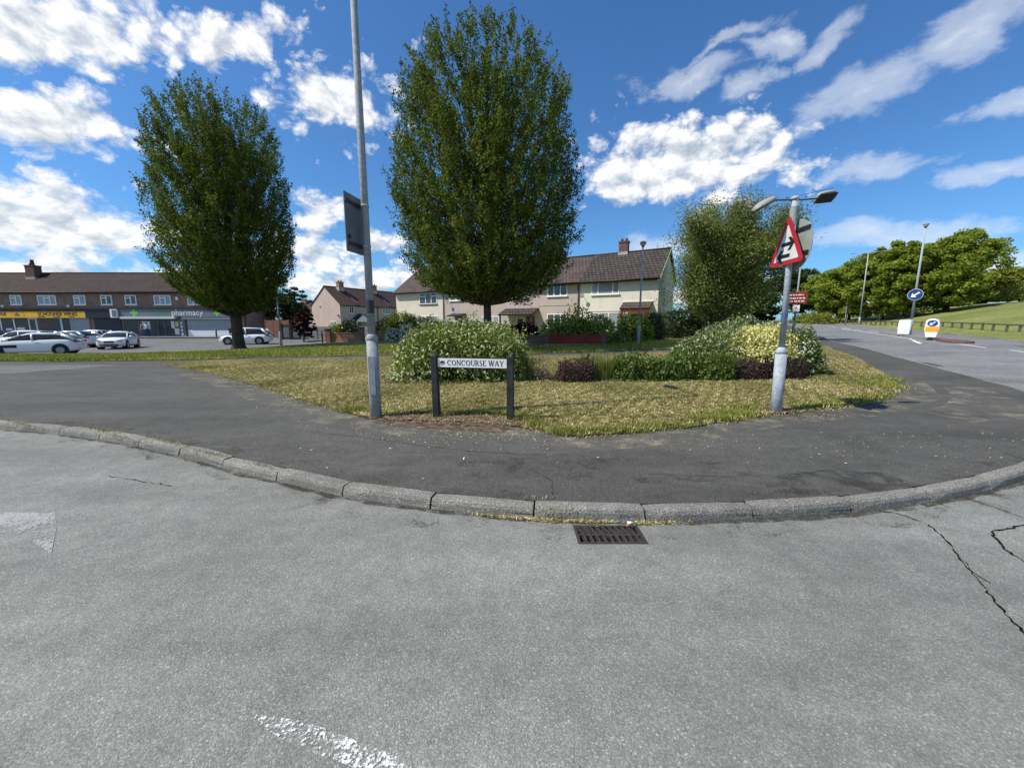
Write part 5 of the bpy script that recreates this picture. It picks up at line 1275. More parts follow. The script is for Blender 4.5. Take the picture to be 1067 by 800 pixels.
# ------------------------------------------------------------------ walls and fences
def brick_wall(label, a, b, h, m, name='garden_wall', th=.22, cope=None, group='low brick garden walls', below=.3):
    L = math.hypot(b[0] - a[0], b[1] - a[1]); z = min(T(*a), T(*b)) + .1
    t = thing(name, label, 'wall', (a[0], a[1], z), math.atan2(b[1] - a[1], b[0] - a[0]), group)
    part('wall', MB().box(0, L, 0, th, -below, h - .06), m, t); part('coping', MB().box(-.02, L + .02, -.03, th + .03, h - .058, h), cope or m, t, .008); return t
brick_wall('weathered brown garden wall left of the painted one', (-.3, 24.85), (2.32, 24.22), .62, M['brick_old'])
w_ = brick_wall('garden wall painted dark red before the terrace', (2.35, 24.2), (5.55, 23.25), .64, M['brick_painted'])
part('pier', MB().box(3.12, 3.40, -.03, .27, -.3, .74), M['brick_old'], w_)
brick_wall('red brick garden wall with piers before the left semi detached house', (-15.6, 33.6), (-12.9, 33.2), .84, M['brick_red'])
brick_wall('red brick garden wall right of the driveway gap beside the lamp column', (-11.6, 33.4), (-6.6, 32.9), .82, M['brick_red'])
for x, y, lab in ((-15.75, 33.6, 'red brick gate pier at the left end of the semi garden wall'), (-12.75, 33.2, 'red brick gate pier left of the driveway gap')):
    t = thing('gate_pier', lab, 'pier', (x, y, T(x, y) + .1), 0, 'brick gate piers')
    part('shaft', MB().box(-.2, .2, -.2, .2, -.3, 1.12), M['brick_red'], t); part('cap', MB().box(-.25, .25, -.25, .25, 1.122, 1.2), M['brick_old'], t, .02)
t = thing('concrete_fence', 'pale concrete panel fence left of the semi detached house', 'fence', (-24.3, 45.5, -.1), .08)
for i in range(5):
    part('panel', MB().box(i * 1.5 + .06, i * 1.5 + 1.44, -.03, .03, 0, 1.45), M['concrete'], t); part('post', MB().box(i * 1.5 - .055, i * 1.5 + .055, -.07, .07, -.2, 1.6), M['concrete'], t)
    for z in (.48, .97): part('groove', MB().box(i * 1.5 + .08, i * 1.5 + 1.42, -.034, -.0305, z, z + .03), M['wood_dark'], t)
t = thing('driveway_gate', 'dark double timber gate left of the red maple', 'gate', (-26.6, 45.3, -.15), .03)
for i in range(2):
    x = i * 1.1; part('leaf', MB().box(x + .04, x + 1.0, -.03, .03, .05, 1.75), M['wood_dark'], t); part('grey_boards', MB().box(x + .2, x + .85, -.05, -.031, .25, 1.4), M['sign_back'], t)
for x in (0, 1.05, 2.1): part('post', MB().box(x - .06, x + .06, -.08, .08, -.2, 1.9), M['black'], t)
t = thing('timber_fence', 'red brown boarded fence between the shops and the gate', 'fence', (-30.6, 48.8, -.1), -.35)
for i in range(3): part('panel', MB().box(i * 1.3 + .05, i * 1.3 + 1.25, -.03, .03, .05, 2.2), M['wood_red'], t)
for i in range(4): part('post', MB().box(i * 1.3 - .05, i * 1.3 + .05, -.06, .06, -.2, 2.3), M['wood_red'], t)
t = thing('parking_bollard', 'short black bollard on the verge by the left garden wall', 'bollard', (-16.3, 33.6, T(-16.3, 33.6) + .1), 0, 'black street bollards')
part('post', MB().tube([(0, 0, -.2), (0, 0, .86), (0, 0, .92), (0, 0, .96)], [.06, .06, .075, .04], 10), M['black'], t)
t = thing('parking_bollard', 'short grey black bollard before the white based shutter of the pharmacy', 'bollard', (-35.7, 47.3, .1), 0, 'black street bollards')
part('post', MB().tube([(0, 0, -.2), (0, 0, .95), (0, 0, 1.0)], [.09, .09, .05], 10), M['mid_grey'], t)
t = thing('wheelie_bin', 'black wheelie bin standing behind the white parked SUV', 'bin', (-33.4, 46.9, .1))
part('body', MB().loft([[(sx * w, sy * w, z) for sx, sy in ((-1, -1), (1, -1), (1, 1), (-1, 1))] for z, w in ((.06, .22), (.95, .30))], smooth=False), M['black'], t)
part('lid', MB().prism([(-.32, .952), (.34, .952), (.34, 1.0), (.0, 1.08), (-.32, 1.02)], -.31, .31, 'y'), M['trim'], t)
for s in (-1, 1): part('wheel', MB().tube([(s * .24, .26, .1), (s * .30, .26, .1)], .1, 10), M['tyre'], t)

# ------------------------------------------------------------------ houses
def window(parent, x0, x1, z0, z1, split=(.5,), glass='glass', y=0.0, tops=(), sill='upvc', fr='upvc', fw=.075):
    mb = MB(); Y0, Y1 = y - .05, y - .002
    mb.box(x0, x1, Y0, Y1, z0, z0 + fw); mb.box(x0, x1, Y0, Y1, z1 - fw, z1); mb.box(x0, x0 + fw, Y0, Y1, z0 + fw, z1 - fw); mb.box(x1 - fw, x1, Y0, Y1, z0 + fw, z1 - fw)
    xs = [x0] + [x0 + (x1 - x0) * s for s in split] + [x1]
    for s in xs[1:-1]: mb.box(s - fw * .6, s + fw * .6, Y0, Y1, z0 + fw, z1 - fw)
    for i in tops: mb.box(xs[i] + fw * .6, xs[i + 1] - fw * .6, Y0 + .002, Y1, z0 + (z1 - z0) * .66, z0 + (z1 - z0) * .66 + fw)
    w = part('window', mb, M[fr], parent)
    part('pane', MB().box(x0 + fw * .5, x1 - fw * .5, y - .022, y - .003, z0 + fw * .5, z1 - fw * .5), M[glass], w)
    if sill: part('sill', MB().box(x0 - .06, x1 + .06, y - .12, y - .002, z0 - .07, z0 - .004), M[sill], w)
    return w
def house_roof(parent, x0, x1, D, ze, zr, m, over=.4, verge=(0, 0), gut=True):
    mb = MB(); mb.prism([(-over, ze - .24), (D / 2, zr + .02), (D + over, ze - .24), (D + over, ze - .12), (D / 2, zr + .17), (-over, ze - .12)], x0 - verge[0], x1 + verge[1], 'x')
    rf = part('roof', mb, m, parent)
    part('ridge_tiles', MB().tube([(x0 - verge[0], D / 2, zr + .16), (x1 + verge[1], D / 2, zr + .16)], .11, 8), m, rf)
    if gut:
        part('gutter', MB().tube([(x0, -over - .06, ze - .2), (x1, -over - .06, ze - .2)], .06, 8), M['gutter'], parent)
        part('eaves_board', MB().box(x0, x1, -over + .01, -.003, ze - .30, ze - .245), M['fascia'], parent)
    return rf
def chimney(rf, x, y, z0, h, w=.9, d=.6, pots=2, m='brick_dark'):
    c = part('chimney', MB().box(x - w / 2, x + w / 2, y - d / 2, y + d / 2, z0 - .8, z0 + h).box(x - w / 2 - .05, x + w / 2 + .05, y - d / 2 - .05, y + d / 2 + .05, z0 + h + .003, z0 + h + .14), M[m], rf)
    part('flashing', MB().box(x - w / 2 - .04, x + w / 2 + .04, y - d / 2 - .06, y + d / 2 + .06, z0 - .45, z0 + .1), M['concrete'], rf)
    for i in range(pots): part('chimney_pot', MB().tube([(x - w / 4 + i * w / 2, y, z0 + h + .14), (x - w / 4 + i * w / 2, y, z0 + h + .42)], [.13, .11], 10), M['brick_old'], rf)
def dish(parent, x, z, s=.2):
    d = part('satellite_dish', MB().loft([[(x + s * r * math.cos(a), -.35 - .1 * r * r, z + s * 1.1 * r * math.sin(a)) for a in [2 * PI * i / 16 for i in range(16)]] for r in (.1, .5, 1.0)]), M['lamp_grey'], parent)
    part('dish_arm', MB().tube([(x, 0, z - .1), (x, -.3, z), (x, -.62, z - .12)], .02, 6), M['galv'], d)
TA = (-13.9, 47.6); TR = math.atan2(-15.6, 25.7); tux, tuy = math.cos(TR), math.sin(TR)
def terrace_house(label, u0, u1, wall_m, roof_m, verge, base=.38):
    t = thing('terraced_house', label, 'house', (TA[0] + tux * u0, TA[1] + tuy * u0, base), TR, 'houses of the rendered terrace')
    w = u1 - u0 - .004
    part('wall', MB().prism([(0, -1), (7, -1), (7, 5.03), (3.5, 7.50), (0, 5.03)], .002, w, 'x'), M[wall_m], t)
    rf = house_roof(t, .001, w, 7, 5.05, 7.55, M[roof_m], verge=verge)
    return t, rf, w
t, rf, w = terrace_house('cream left end house of the terrace with one wide upper window', 0, 7.6, 'cream_warm', 'tile_red', (.15, 0))
window(t, 3.85, 6.5, 3.50, 4.74, (.36, .68), tops=(0, 2), sill='fascia'); window(t, 3.7, 6.6, .8, 2.2, (.33, .66), 'net')
part('downpipe', MB().tube([(7.45, -.08, 4.7), (7.45, -.08, .0)], .05, 8), M['gutter'], t)
part('door', MB().box(1.2, 2.1, -.05, -.002, .0, 2.05), M['upvc'], t)
t, rf, w = terrace_house('grey pink terraced house hidden behind the larger hornbeam trunk', 7.6, 15.5, 'pink_grey', 'tile_red', (0, 0))
window(t, .75, 2.5, 3.75, 4.85, (.5,)); window(t, 5.1, 7.1, 3.75, 4.85, (.33, .66)); window(t, 5.0, 7.15, .8, 2.05, (.33, .66), 'net')
dish(t, .75, 3.6); chimney(rf, 3.2, 3.5, 7.65, 1.0)
cn = part('canopy', MB().prism([(-1.0, 2.05), (0, 2.3), (0, 2.4), (-1.05, 2.15)], 1.1, 2.9, 'x'), M['fascia'], t); part('door', MB().box(1.5, 2.4, -.05, -.002, 0, 2.02), M['mid_grey'], t)
t, rf, w = terrace_house('pink pebbledashed terraced house with dark lean to porch', 15.5, 23.38, 'pink', 'tile_red', (0, 0))
window(t, 4.65, 6.65, 3.80, 4.92, (.33, .66)); window(t, 4.65, 6.65, .92, 2.2, (.36, .68)); window(t, 1.0, 2.5, 3.80, 4.92, (.5,), 'net')
po = part('porch', MB().prism([(-1.35, 2.06), (-.003, 2.66), (-.003, 2.78), (-1.4, 2.18)], .0, 3.75, 'x'), M['tile_dark'], t)
for x in (.12, 3.6): part('porch_post', MB().box(x - .06, x + .06, -1.25, -1.13, -.3, 2.1), M['fascia'], po)
window(t, 1.3, 2.15, 1.05, 1.85, (), sill=None); part('door', MB().box(2.4, 3.3, -.05, -.002, 0, 2.02), M['wood_red'], t)
part('downpipe', MB().tube([(7.72, -.08, 4.7), (7.72, -.08, .0)], .05, 8), M['gutter'], t); part('string_course', MB().box(3.7, 7.0, -.03, -.002, 2.95, 2.98), M['pink_grey'], t)
t, rf, w = terrace_house('cream right end house of the terrace with dark tiled roof and tall gable', 23.38, 30.06, 'cream', 'tile_dark', (0, .16))
window(t, 1.05, 3.5, 3.78, 4.90, (.24, .77), 'net'); window(t, 1.0, 3.68, .72, 2.25, (.3, .62), 'net'); dish(t, .35, 3.72)
part('flashing', MB().box(3.8, 6.3, -.06, -.002, 3.06, 3.14), M['upvc'], t); part('eyebrow_moulding', MB().box(.8, 3.9, -.05, -.002, 2.34, 2.40), M['cream_warm'], t)
po = part('porch', MB().prism([(-1.15, 2.42), (-.003, 3.0), (-.003, 3.1), (-1.2, 2.52)], 3.9, 6.25, 'x'), M['tile_red'], t)
part('porch_beam', MB().box(3.95, 6.2, -1.12, -1.0, 2.25, 2.42), M['brown_red'], po)
for x in (4.05, 6.1): part('porch_post', MB().box(x - .06, x + .06, -1.1, -.98, -.3, 2.25), M['wood_red'], po)
d_ = part('door', MB().box(4.6, 5.5, -.05, -.002, 0, 2.05), M['wood_red'], t); part('door_pane', MB().box(4.8, 5.3, -.056, -.051, 1.0, 1.85), M['glass'], d_)
chimney(rf, 2.75, 3.5, 7.65, .9, .8, .55, 2, 'brick_old')
part('bargeboard', MB().prism([(-.42, 4.80), (3.5, 7.57), (7.42, 4.80), (7.42, 4.96), (3.5, 7.74), (-.42, 4.96)], w + .163, w + .20, 'x'), M['concrete'], rf)
# small window and door in the gable (facing along the terrace)
gw = thing('gable_window', '', '', (0, 0, 0)); bpy.data.objects.remove(gw)
gv = part('gable_window', MB().box(w + .002, w + .05, 2.0, 2.65, 2.95, 4.15), M['upvc'], t); part('pane', MB().box(w + .051, w + .056, 2.08, 2.57, 3.03, 4.07), M['net'], gv); part('sill', MB().box(w + .002, w + .12, 1.95, 2.70, 2.87, 2.945), M['mid_grey'], gv)
part('lintel', MB().box(w + .002, w + .10, 1.95, 2.70, 4.16, 4.24), M['mid_grey'], gv)
part('side_door', MB().box(w + .002, w + .05, 1.2, 2.1, .0, 2.0), M['white_wall'], t)

# semi detached pair at the left
SR = math.atan2(.878, .486)
t = thing('semi_detached_houses', 'pink pair of semi detached houses with two chimneys left of the lamp column', 'house', (-28.7, 66, -.05), SR)
part('wall', MB().prism([(0, -1), (7.43, -1), (7.43, 5.0), (3.7, 7.9), (0, 5.0)], 0, 17, 'x'), M['pink_pale'], t)
rf = house_roof(t, 0, 17, 7.43, 5.02, 7.95, M['tile_brown'], verge=(.12, .12), over=.3)
chimney(rf, 2.6, 3.0, 7.9, .95, 1.0, .7); chimney(rf, 10.0, 3.0, 7.9, .95, 1.0, .7)
for x in (3.4, 10.8): part('roof_flashing', MB().prism([(-.1, 5.15), (3.0, 7.55), (3.0, 7.70), (-.1, 5.3)], x, x + .18, 'x'), M['brick_old'], rf)
window(t, 1.8, 2.7, 3.55, 4.7, (.5,)); window(t, 9.1, 11.2, 3.6, 4.75, (.33, .66), 'net'); window(t, 5.6, 6.8, 3.55, 4.7, (.5,)); window(t, 9.1, 11.3, .8, 2.1, (.33, .66), 'net')
part('downpipe', MB().tube([(7.95, -.08, 4.7), (7.95, -.08, 0)], .06, 8), M['gutter'], t)
po = part('porch', MB().prism([(2.0, 2.2), (3.6, 3.3), (5.2, 2.2), (5.2, 2.08), (2.0, 2.08)], -1.35, -1.2, 'y'), M['white'], t)
part('porch_roof', MB().prism([(1.85, 2.15), (3.6, 3.36), (5.35, 2.15), (5.35, 2.27), (3.6, 3.5), (1.85, 2.27)], -1.45, -.003, 'y'), M['tile_dark'], po)
for x in (2.2, 5.0): part('porch_post', MB().box(x - .08, x + .08, -1.34, -1.2, -.3, 2.08), M['white'], po)
part('door', MB().box(3.1, 4.1, -.05, -.002, 0, 2.05), M['mid_grey'], t)
# lower windows in the gable wall that faces the road
for y0, y1, z0, z1 in ((1.1, 1.85, 1.15, 2.2), (2.0, 2.75, 1.15, 2.2)):
    gv = part('gable_window', MB().box(-.05, -.002, y0, y1, z0, z1), M['upvc'], t); part('pane', MB().box(-.056, -.051, y0 + .08, y1 - .08, z0 + .08, z1 - .08), M['net'], gv)
part('wall_lamp', MB().box(-.2, -.002, .3, .5, 3.0, 3.25), M['gutter'], t); part('wall_vent', MB().box(-.04, -.002, 5.0, 5.25, 4.5, 4.8), M['fascia'], t)

t = thing('far_semi_detached_houses', 'distant white fronted houses with brown roof and two chimneys behind the gate', 'house', (-52, 92, 0), -.1)
part('wall', MB().prism([(0, -1), (7.2, -1), (7.2, 4.1), (3.6, 6.4), (0, 4.1)], 0, 15, 'x'), M['white_wall'], t)
rf = house_roof(t, 0, 15, 7.2, 4.15, 6.5, M['tile_brown'], verge=(.15, .15)); chimney(rf, 1.8, 3.4, 6.4, 1.0, 1.1, .8); chimney(rf, 8.5, 3.4, 6.4, 1.1, 1.1, .8)
for x in (.8, 3.2, 6.4, 9.2, 12.2): window(t, x, x + 1.5, 2.6, 3.8, (.5,), sill=None); window(t, x, x + 1.5, .4, 1.7, (.5,), sill=None)
part('brick_panel', MB().box(-.01, 15.01, -.04, -.0025, -.5, 2.3), M['pink_grey'], t)

# ------------------------------------------------------------------ the row of shops
SX = -92.0
t = thing('shop_row', 'long brown brick row of shops with flats above, PHARMACY and wine shop fascias', 'shops', (SX, 50, .02))
Lx = -34.0 - SX
def sx(X): return X - SX
part('wall', MB().prism([(0, -1), (6.6, -1), (6.6, 5.72), (3.3, 8.0), (0, 5.72)], 0, Lx, 'x'), M['brick_dark'], t)
part('side_wall', MB().prism([(.05, -1), (6.55, -1), (6.55, 5.6), (3.3, 7.9), (.05, 5.6)], Lx + .003, Lx + .03, 'x'), M['brick_side'], t)
rf = house_roof(t, 0, Lx, 6.6, 5.75, 8.15, M['tile_shop'], verge=(.1, .2), over=.5)
chimney(rf, sx(-62.6), 2.5, 7.55, 1.5, 1.15, .9, 1, 'brick_old'); part('tall_pot', MB().tube([(sx(-62.6), 2.5, 9.1), (sx(-62.6), 2.5, 9.85), (sx(-62.6), 2.5, 9.9)], [.22, .17, .24], 10), M['brick_old'], rf)
for x0, x1, sp, gl in [(-68.0, -66.5, (.5,), 'net'), (-63.2, -61.75, (.5,), 'net'), (-59.75, -57.4, (.36, .66), 'net'), (-55.2, -53.7, (.5,), 'net'), (-51.8, -50.35, (.5,), 'glass'), (-48.75, -47.3, (.5,), 'glass'), (-45.1, -42.95, (.36, .66), 'net'), (-40.9, -39.4, (.5,), 'net'), (-37.4, -36.0, (.5,), 'glass')]:
    window(t, sx(x0), sx(x1), 4.0, 5.22, sp, gl, tops=(0,) if len(sp) == 1 else (1,), fw=.13)
for X in (-64.4, -56.1, -42.3): part('alarm_box', MB().box(sx(X), sx(X) + .3, -.12, -.002, 3.72 if X != -42.3 else 4.6, 4.0 if X != -42.3 else 5.0), M['white'], t)
part('canopy_edge', MB().box(sx(-75), sx(-34.2), -.55, -.003, 3.47, 3.62), M['fascia'], t)
def fascia(X0, X1, z0, z1, m, y=-.45): return part('shop_sign', MB().box(sx(X0), sx(X1), y, -.003, z0, z1), m, t)
f1 = fascia(-73, -61.3, 2.40, 3.16, M['shop_yellow']); f2 = fascia(-61.25, -53.6, 2.40, 3.18, M['shop_yellow']); f3 = fascia(-53.55, -50.25, 2.40, 3.46, M['navy']); f4 = fascia(-49.25, -34.3, 2.55, 3.46, M['navy'])
pf = link('fascia_panel', MB().box(0, 14.95, -.02, 0, 2.55, 3.46).mesh('fascia_panel', M['pharm']), f4, (sx(-49.25), -.4505, 0))
lettering('EDGE', .58, M['ink'], f1, (sx(-64.2), -.456, 2.86), align='CENTER', bold=.012)
lettering('SCHOONER WINES', .66, M['ink'], f2, (sx(-57.05), -.456, 2.86), xs=.86, bold=.014)
for X, w in ((-59.1, .9), (-57.2, .9), (-55.3, .7)):
    part('small_print', MB().box(sx(X) - w / 2, sx(X) + w / 2, -.456, -.4505, 2.47, 2.56), M['ink'], f2)
for X in (-62.15,):
    part('ship_badge', MB().prism([(sx(X) - .3, 2.62), (sx(X) + .3, 2.62), (sx(X) + .42, 2.8), (sx(X) + .1, 2.8), (sx(X) + .3, 2.86), (sx(X), 3.08), (sx(X) - .25, 2.86), (sx(X) - .05, 2.8), (sx(X) - .42, 2.8)], -.456, -.4505, 'y'), M['brick_red'], f1)
lettering('pharmacy', 1.0, M['white'], pf, (sx(-40.75) - sx(-49.25), -.026, 3.02), xs=1.02)
def cross(X, z, s, par, mat_): 
    a = s / 3
    part('green_cross', MB().prism([(X - a, z - s), (X + a, z - s), (X + a, z - a), (X + s, z - a), (X + s, z + a), (X + a, z + a), (X + a, z + s), (X - a, z + s), (X - a, z + a), (X - s, z + a), (X - s, z - a), (X - a, z - a)], -.03, -.0205, 'y'), mat_, par)
cross(1.85, 3.02, .44, pf, M['green']); cross(12.25, 3.0, .40, pf, M['green'])
part('awning_box', MB().box(sx(-49.2), sx(-42.3), -.62, -.003, 2.28, 2.54), M['pale_grey'], t); part('awning_box', MB().box(sx(-41.6), sx(-34.3), -.42, -.003, 2.22, 2.54), M['shutter'], t)
ps = part('projecting_sign', MB().box(sx(-50.2), sx(-49.35), -.7, -.46, 2.42, 3.46), M['white'], t); part('sign_panel', MB().box(sx(-49.95), sx(-49.4), -.706, -.701, 2.5, 3.36), M['mid_grey'], ps)
# shopfronts
def front(X0, X1, z0, z1, m, y=-.03, name='shop_window'): return part(name, MB().box(sx(X0), sx(X1), y, -.003, z0, z1), M[m], t)
front(-73, -61.5, .55, 2.38, 'shop_glass'); front(-73, -61.5, 0, .54, 'brick_old', -.05, 'stall_riser')
sw = front(-73, -61.5, .56, .68, 'upvc', -.08, 'shop_frame')
for X in (-72, -68, -64.9, -63.2): part('mullion', MB().box(sx(X) - .08, sx(X) + .08, -.079, -.031, .69, 2.38), M['upvc'], sw)
for X0, X1, z0, z1 in ((-64.4, -63.6, .7, 1.1), (-63.0, -62.0, .75, 1.2), (-66.5, -65.3, .7, 1.0)): part('window_display', MB().box(sx(X0), sx(X1), -.036, -.0305, z0, z1), M['poster'], sw)
front(-61.4, -60.3, 0, 2.38, 'pale_grey', -.06, 'door_frame'); front(-61.2, -60.5, .05, 2.2, 'shop_glass', -.075, 'door')
w1 = front(-60.1, -57.4, .8, 2.38, 'shop_glass'); part('window_poster', MB().box(sx(-59.7), sx(-58.8), -.036, -.0305, 1.15, 1.75), M['brown_red'], w1); front(-60.1, -57.4, 0, .79, 'concrete', -.05, 'stall_riser')
front(-57.35, -57.1, 0, 2.38, 'pale_grey', -.06, 'door_frame'); front(-57.1, -56.2, .02, 2.38, 'shop_glass', -.03, 'door')
sh = front(-56.1, -53.6, 0, 2.38, 'shutter', -.08, 'roller_shutter')
for i in range(11): part('slat', MB().box(sx(-56.05), sx(-53.65), -.092, -.081, .1 + i * .2, .19 + i * .2), M['shutter'], sh)
sh = front(-53.0, -49.6, 0, 2.38, 'shutter_dark', -.08, 'roller_shutter')
for i in range(11): part('slat', MB().box(sx(-52.95), sx(-49.65), -.092, -.081, .1 + i * .2, .19 + i * .2), M['shutter_dark'], sh)
w2 = front(-49.4, -42.1, .02, 2.27, 'shop_glass')
for X in (-47.4, -45.0, -44.1, -42.3): part('mullion', MB().box(sx(X) - .05, sx(X) + .05, -.07, -.031, .02, 2.27), M['mid_grey'], w2)
for X0, X1, z0, z1, m in ((-47.1, -46.0, .95, 1.95, 'poster'), (-47.2, -45.9, .1, .85, 'poster_b'), (-43.3, -42.9, 1.1, 2.0, 'poster'), (-42.8, -42.35, 1.3, 1.95, 'poster_y'), (-42.95, -42.35, .3, 1.1, 'poster')): part('window_poster', MB().box(sx(X0), sx(X1), -.038, -.0305, z0, z1), M[m], w2)
front(-42.1, -41.4, 0, 2.3, 'mid_grey', -.2, 'shop_pillar')
for z in (.25, .7, 1.15, 1.6): part('notice', MB().box(sx(-42.0), sx(-41.75), -.21, -.2005, z, z + .3), M['poster'], t)
front(-41.2, -34.4, .86, 2.2, 'shutter', -.10, 'roller_shutter'); sh = front(-41.2, -34.4, 0, .858, 'white', -.11, 'shutter_base')
for X in (-34.15, -36.5): pass
part('downpipe', MB().tube([(Lx + .08, .1, 5.4), (Lx + .08, .1, 0)], .06, 8), M['gutter'], t); part('downpipe', MB().tube([(Lx + .08, 5.4, 5.4), (Lx + .08, 5.4, 0)], .09, 8), M['gutter'], t)

# ------------------------------------------------------------------ cars
def car(label, loc, head, paint, L=4.5, Wd=1.8, H=1.46, style='saloon', simple=False, name='parked_car', side_mark=False, group='parked cars'):
    """nose towards +x; body lofted from cross sections, glazing, wheels, lamps"""
    t = thing(name, label, 'car', loc, head, group); P = M[paint]
    hw = Wd / 2; f = L / 2
    # stations: x, sill z, belt z, half width
    belt = [(f, .42, .62, .55 * hw), (f - .06, .30, .72, .80 * hw), (f - .35, .22, .80, .95 * hw), (f - 1.0, .20, .90, hw), (f - 1.6, .20, .95, hw), (0, .20, .96, hw), (-f + 1.2, .20, 1.0, hw), (-f + .45, .22, 1.0 if style != 'saloon' else .98, .97 * hw), (-f + .08, .30, .95, .86 * hw), (-f, .42, .78, .70 * hw)]
    rings = []
    for x, zb, zt, w in belt:
        m_ = (zb + zt) / 2
        rings.append([(x, -w * .90, zb), (x, -w, zb + .12), (x, -w * 1.005, m_ + .06), (x, -w * .96, zt - .02), (x, -w * .88, zt + .015), (x, 0, zt + .045), (x, w * .88, zt + .015), (x, w * .96, zt - .02), (x, w * 1.005, m_ + .06), (x, w, zb + .12), (x, w * .90, zb), (x, 0, zb)])
    part('body', MB().loft(rings), P, t)
    if style == 'saloon': top = [(f - 1.25, .93, .94), (f - 2.05, H - .10, .74), (f - 2.35, H - .01, .72), (-.35, H, .72), (-f + 1.45, H - .07, .72), (-f + .55, 1.0, .86)]
    elif style == 'estate': top = [(f - 1.15, .93, .94), (f - 2.0, H - .10, .76), (f - 2.3, H - .01, .74), (-.3, H, .75), (-f + .75, H - .05, .73), (-f + .18, 1.02, .84)]
    else: top = [(f - 1.05, .94, .94), (f - 1.75, H - .10, .78), (f - 2.05, H - .01, .76), (-.2, H, .77), (-f + .62, H - .07, .74), (-f + .10, 1.02, .84)]
    gr = []
    for i, (x, z, k) in enumerate(top):
        zb = .94; w = hw * .93
        gr.append([(x, -w * .97, zb), (x, -hw * k, max(z - .10, zb + .005)), (x, -hw * k * .86, max(z - .02, zb + .01)), (x, 0, max(z + .01, zb + .015)), (x, hw * k * .86, max(z - .02, zb + .01)), (x, hw * k, max(z - .10, zb + .005)), (x, w * .97, zb)])
    gz_ = part('glazing', MB().loft(gr), M['car_glass'], t)
    rr = []
    for x, z, k in top[1:-1]: rr.append([(x, -hw * k * 1.012, z - .10), (x, -hw * k * .87, z - .008), (x, 0, z + .022), (x, hw * k * .87, z - .008), (x, hw * k * 1.012, z - .10), (x, 0, z - .09)])
    part('roof', MB().loft(rr), P, t)
    mb = MB()
    for s in (-1, 1):
        def rail(a, b, w0, w1, r): mb.tube([(a[0], s * w0, a[1]), (b[0], s * w1, b[1])], r, 6)
        (x0, z0, k0), (x1, z1, k1) = top[0], top[1]; rail((x0, z0 + .02), (x1, z1 - .03), hw * .90, hw * k1 * .97, .045)
        (x0, z0, k0), (x1, z1, k1) = top[-2], top[-1]; rail((x0, z0 - .06), (x1, z1), hw * k0, hw * .88, .09)
        xm = -.18; mb.tube([(xm - .05, s * hw * .93, .95), (xm, s * hw * top[3][2] * 1.0, H - .10)], .05, 6)
    part('pillars', mb, P, t)
    wr = .325 if style != 'suv' else .36
    for sx_ in (f - .88, -f + .85):
        for s in (-1, 1):
            w = part('wheel', MB().tube([(sx_, s * (hw - .21), wr), (sx_, s * (hw - .0), wr), (sx_, s * (hw + .012), wr)], [wr, wr, wr - .05], 20), M['tyre'], t)
            part('rim', MB().tube([(sx_, s * (hw + .0), wr), (sx_, s * (hw + .022), wr)], wr * .64, 14), M['rim'], w)
            part('wheel_arch', MB().tube([(sx_, s * (hw - .3), wr + .03), (sx_, s * (hw + .004), wr + .03)], wr + .075, 22), M['trim'], t)
    if simple: return t
    for s in (-1, 1):
        part('headlight', MB().prism([(s * .42 * hw, .62), (s * .86 * hw, .68), (s * .84 * hw, .80), (s * .5 * hw, .72)], f - .22, f - .01, 'x'), M['head_lamp'], t, .01)
        part('tail_light', MB().prism([(s * .52 * hw, .82), (s * .90 * hw, .84), (s * .91 * hw, .98), (s * .56 * hw, .95)], -f + .0, -f + .22, 'x'), M['tail_lamp'], t, .01)
        part('mirror', MB().sphere((f - 1.45, s * (hw + .10), 1.0), (.09, .12, .07), 8, 6), P, t)
        for x in (f - 1.5, -.2): pass
        part('door_handle', MB().box(-.55, -.37, s * hw * .985 - .02, s * hw * .985 + .03, .82, .85), P, t)
    part('grille', MB().box(f - .06, f + .012, -.34 * hw, .34 * hw, .52, .66), M['trim'], t, .01); part('lower_grille', MB().box(f - .10, f + .0, -.62 * hw, .62 * hw, .30, .42), M['trim'], t, .01)
    part('number_plate', MB().box(f - .04, f + .022, -.26, .26, .43, .53), M['plate_y'], t); part('rear_plate', MB().box(-f - .015, -f + .06, -.26, .26, .62, .73), M['plate_y'], t)
    if side_mark:
        for s in (-1, 1): part('door_sign', MB().box(.45, 1.25, s * (hw * 1.008) - .004, s * (hw * 1.008) + .004, .52, .70), M['black'], t)
    return t
def gc(x, y): return T(x, y) + .02
car('white estate car with black door sign parked side on in front of the shops', (-31.6, 25.8, gc(-31.6, 25.8)), math.atan2(-.53, -.85), 'car_white', 4.55, 1.82, 1.45, 'estate', side_mark=True)
car('silver white car parked behind the white estate car, left one of two', (-41.0, 33.0, gc(-40, 33)), R(188), 'car_white', 4.4, 1.8, 1.50, 'hatch')
car('silver car parked behind the white estate car, right one of two', (-38.8, 34.2, gc(-38, 34)), R(185), 'car_silver', 4.3, 1.8, 1.45, 'estate')
car('dark car at the left edge of the car park', (-48.2, 36.0, gc(-45, 36)), R(180), 'car_dark', 4.4, 1.8, 1.5, 'hatch')
car('small white hatchback facing the road with dark grille', (-41.2, 38.4, gc(-38.5, 38)), R(-78), 'car_white', 4.0, 1.75, 1.47, 'hatch')
car('white coupe parked facing the road next to the small hatchback', (-33.5, 33.3, gc(-31.5, 33)), R(-60), 'car_white', 4.5, 1.8, 1.42, 'saloon')
car('white SUV parked behind the trunk of the smaller hornbeam', (-27.0, 39.8, gc(-27, 39.8)), R(196), 'car_white', 4.45, 1.82, 1.68, 'suv')
fx, fy = W(150, -3.2)
car('tiny pale car far along the main road at the bend', (fx, fy, T(fx, fy) + .02), R(57), 'car_white', 4.5, 1.8, 1.5, 'hatch', True)
fx, fy = W(152, -.4)
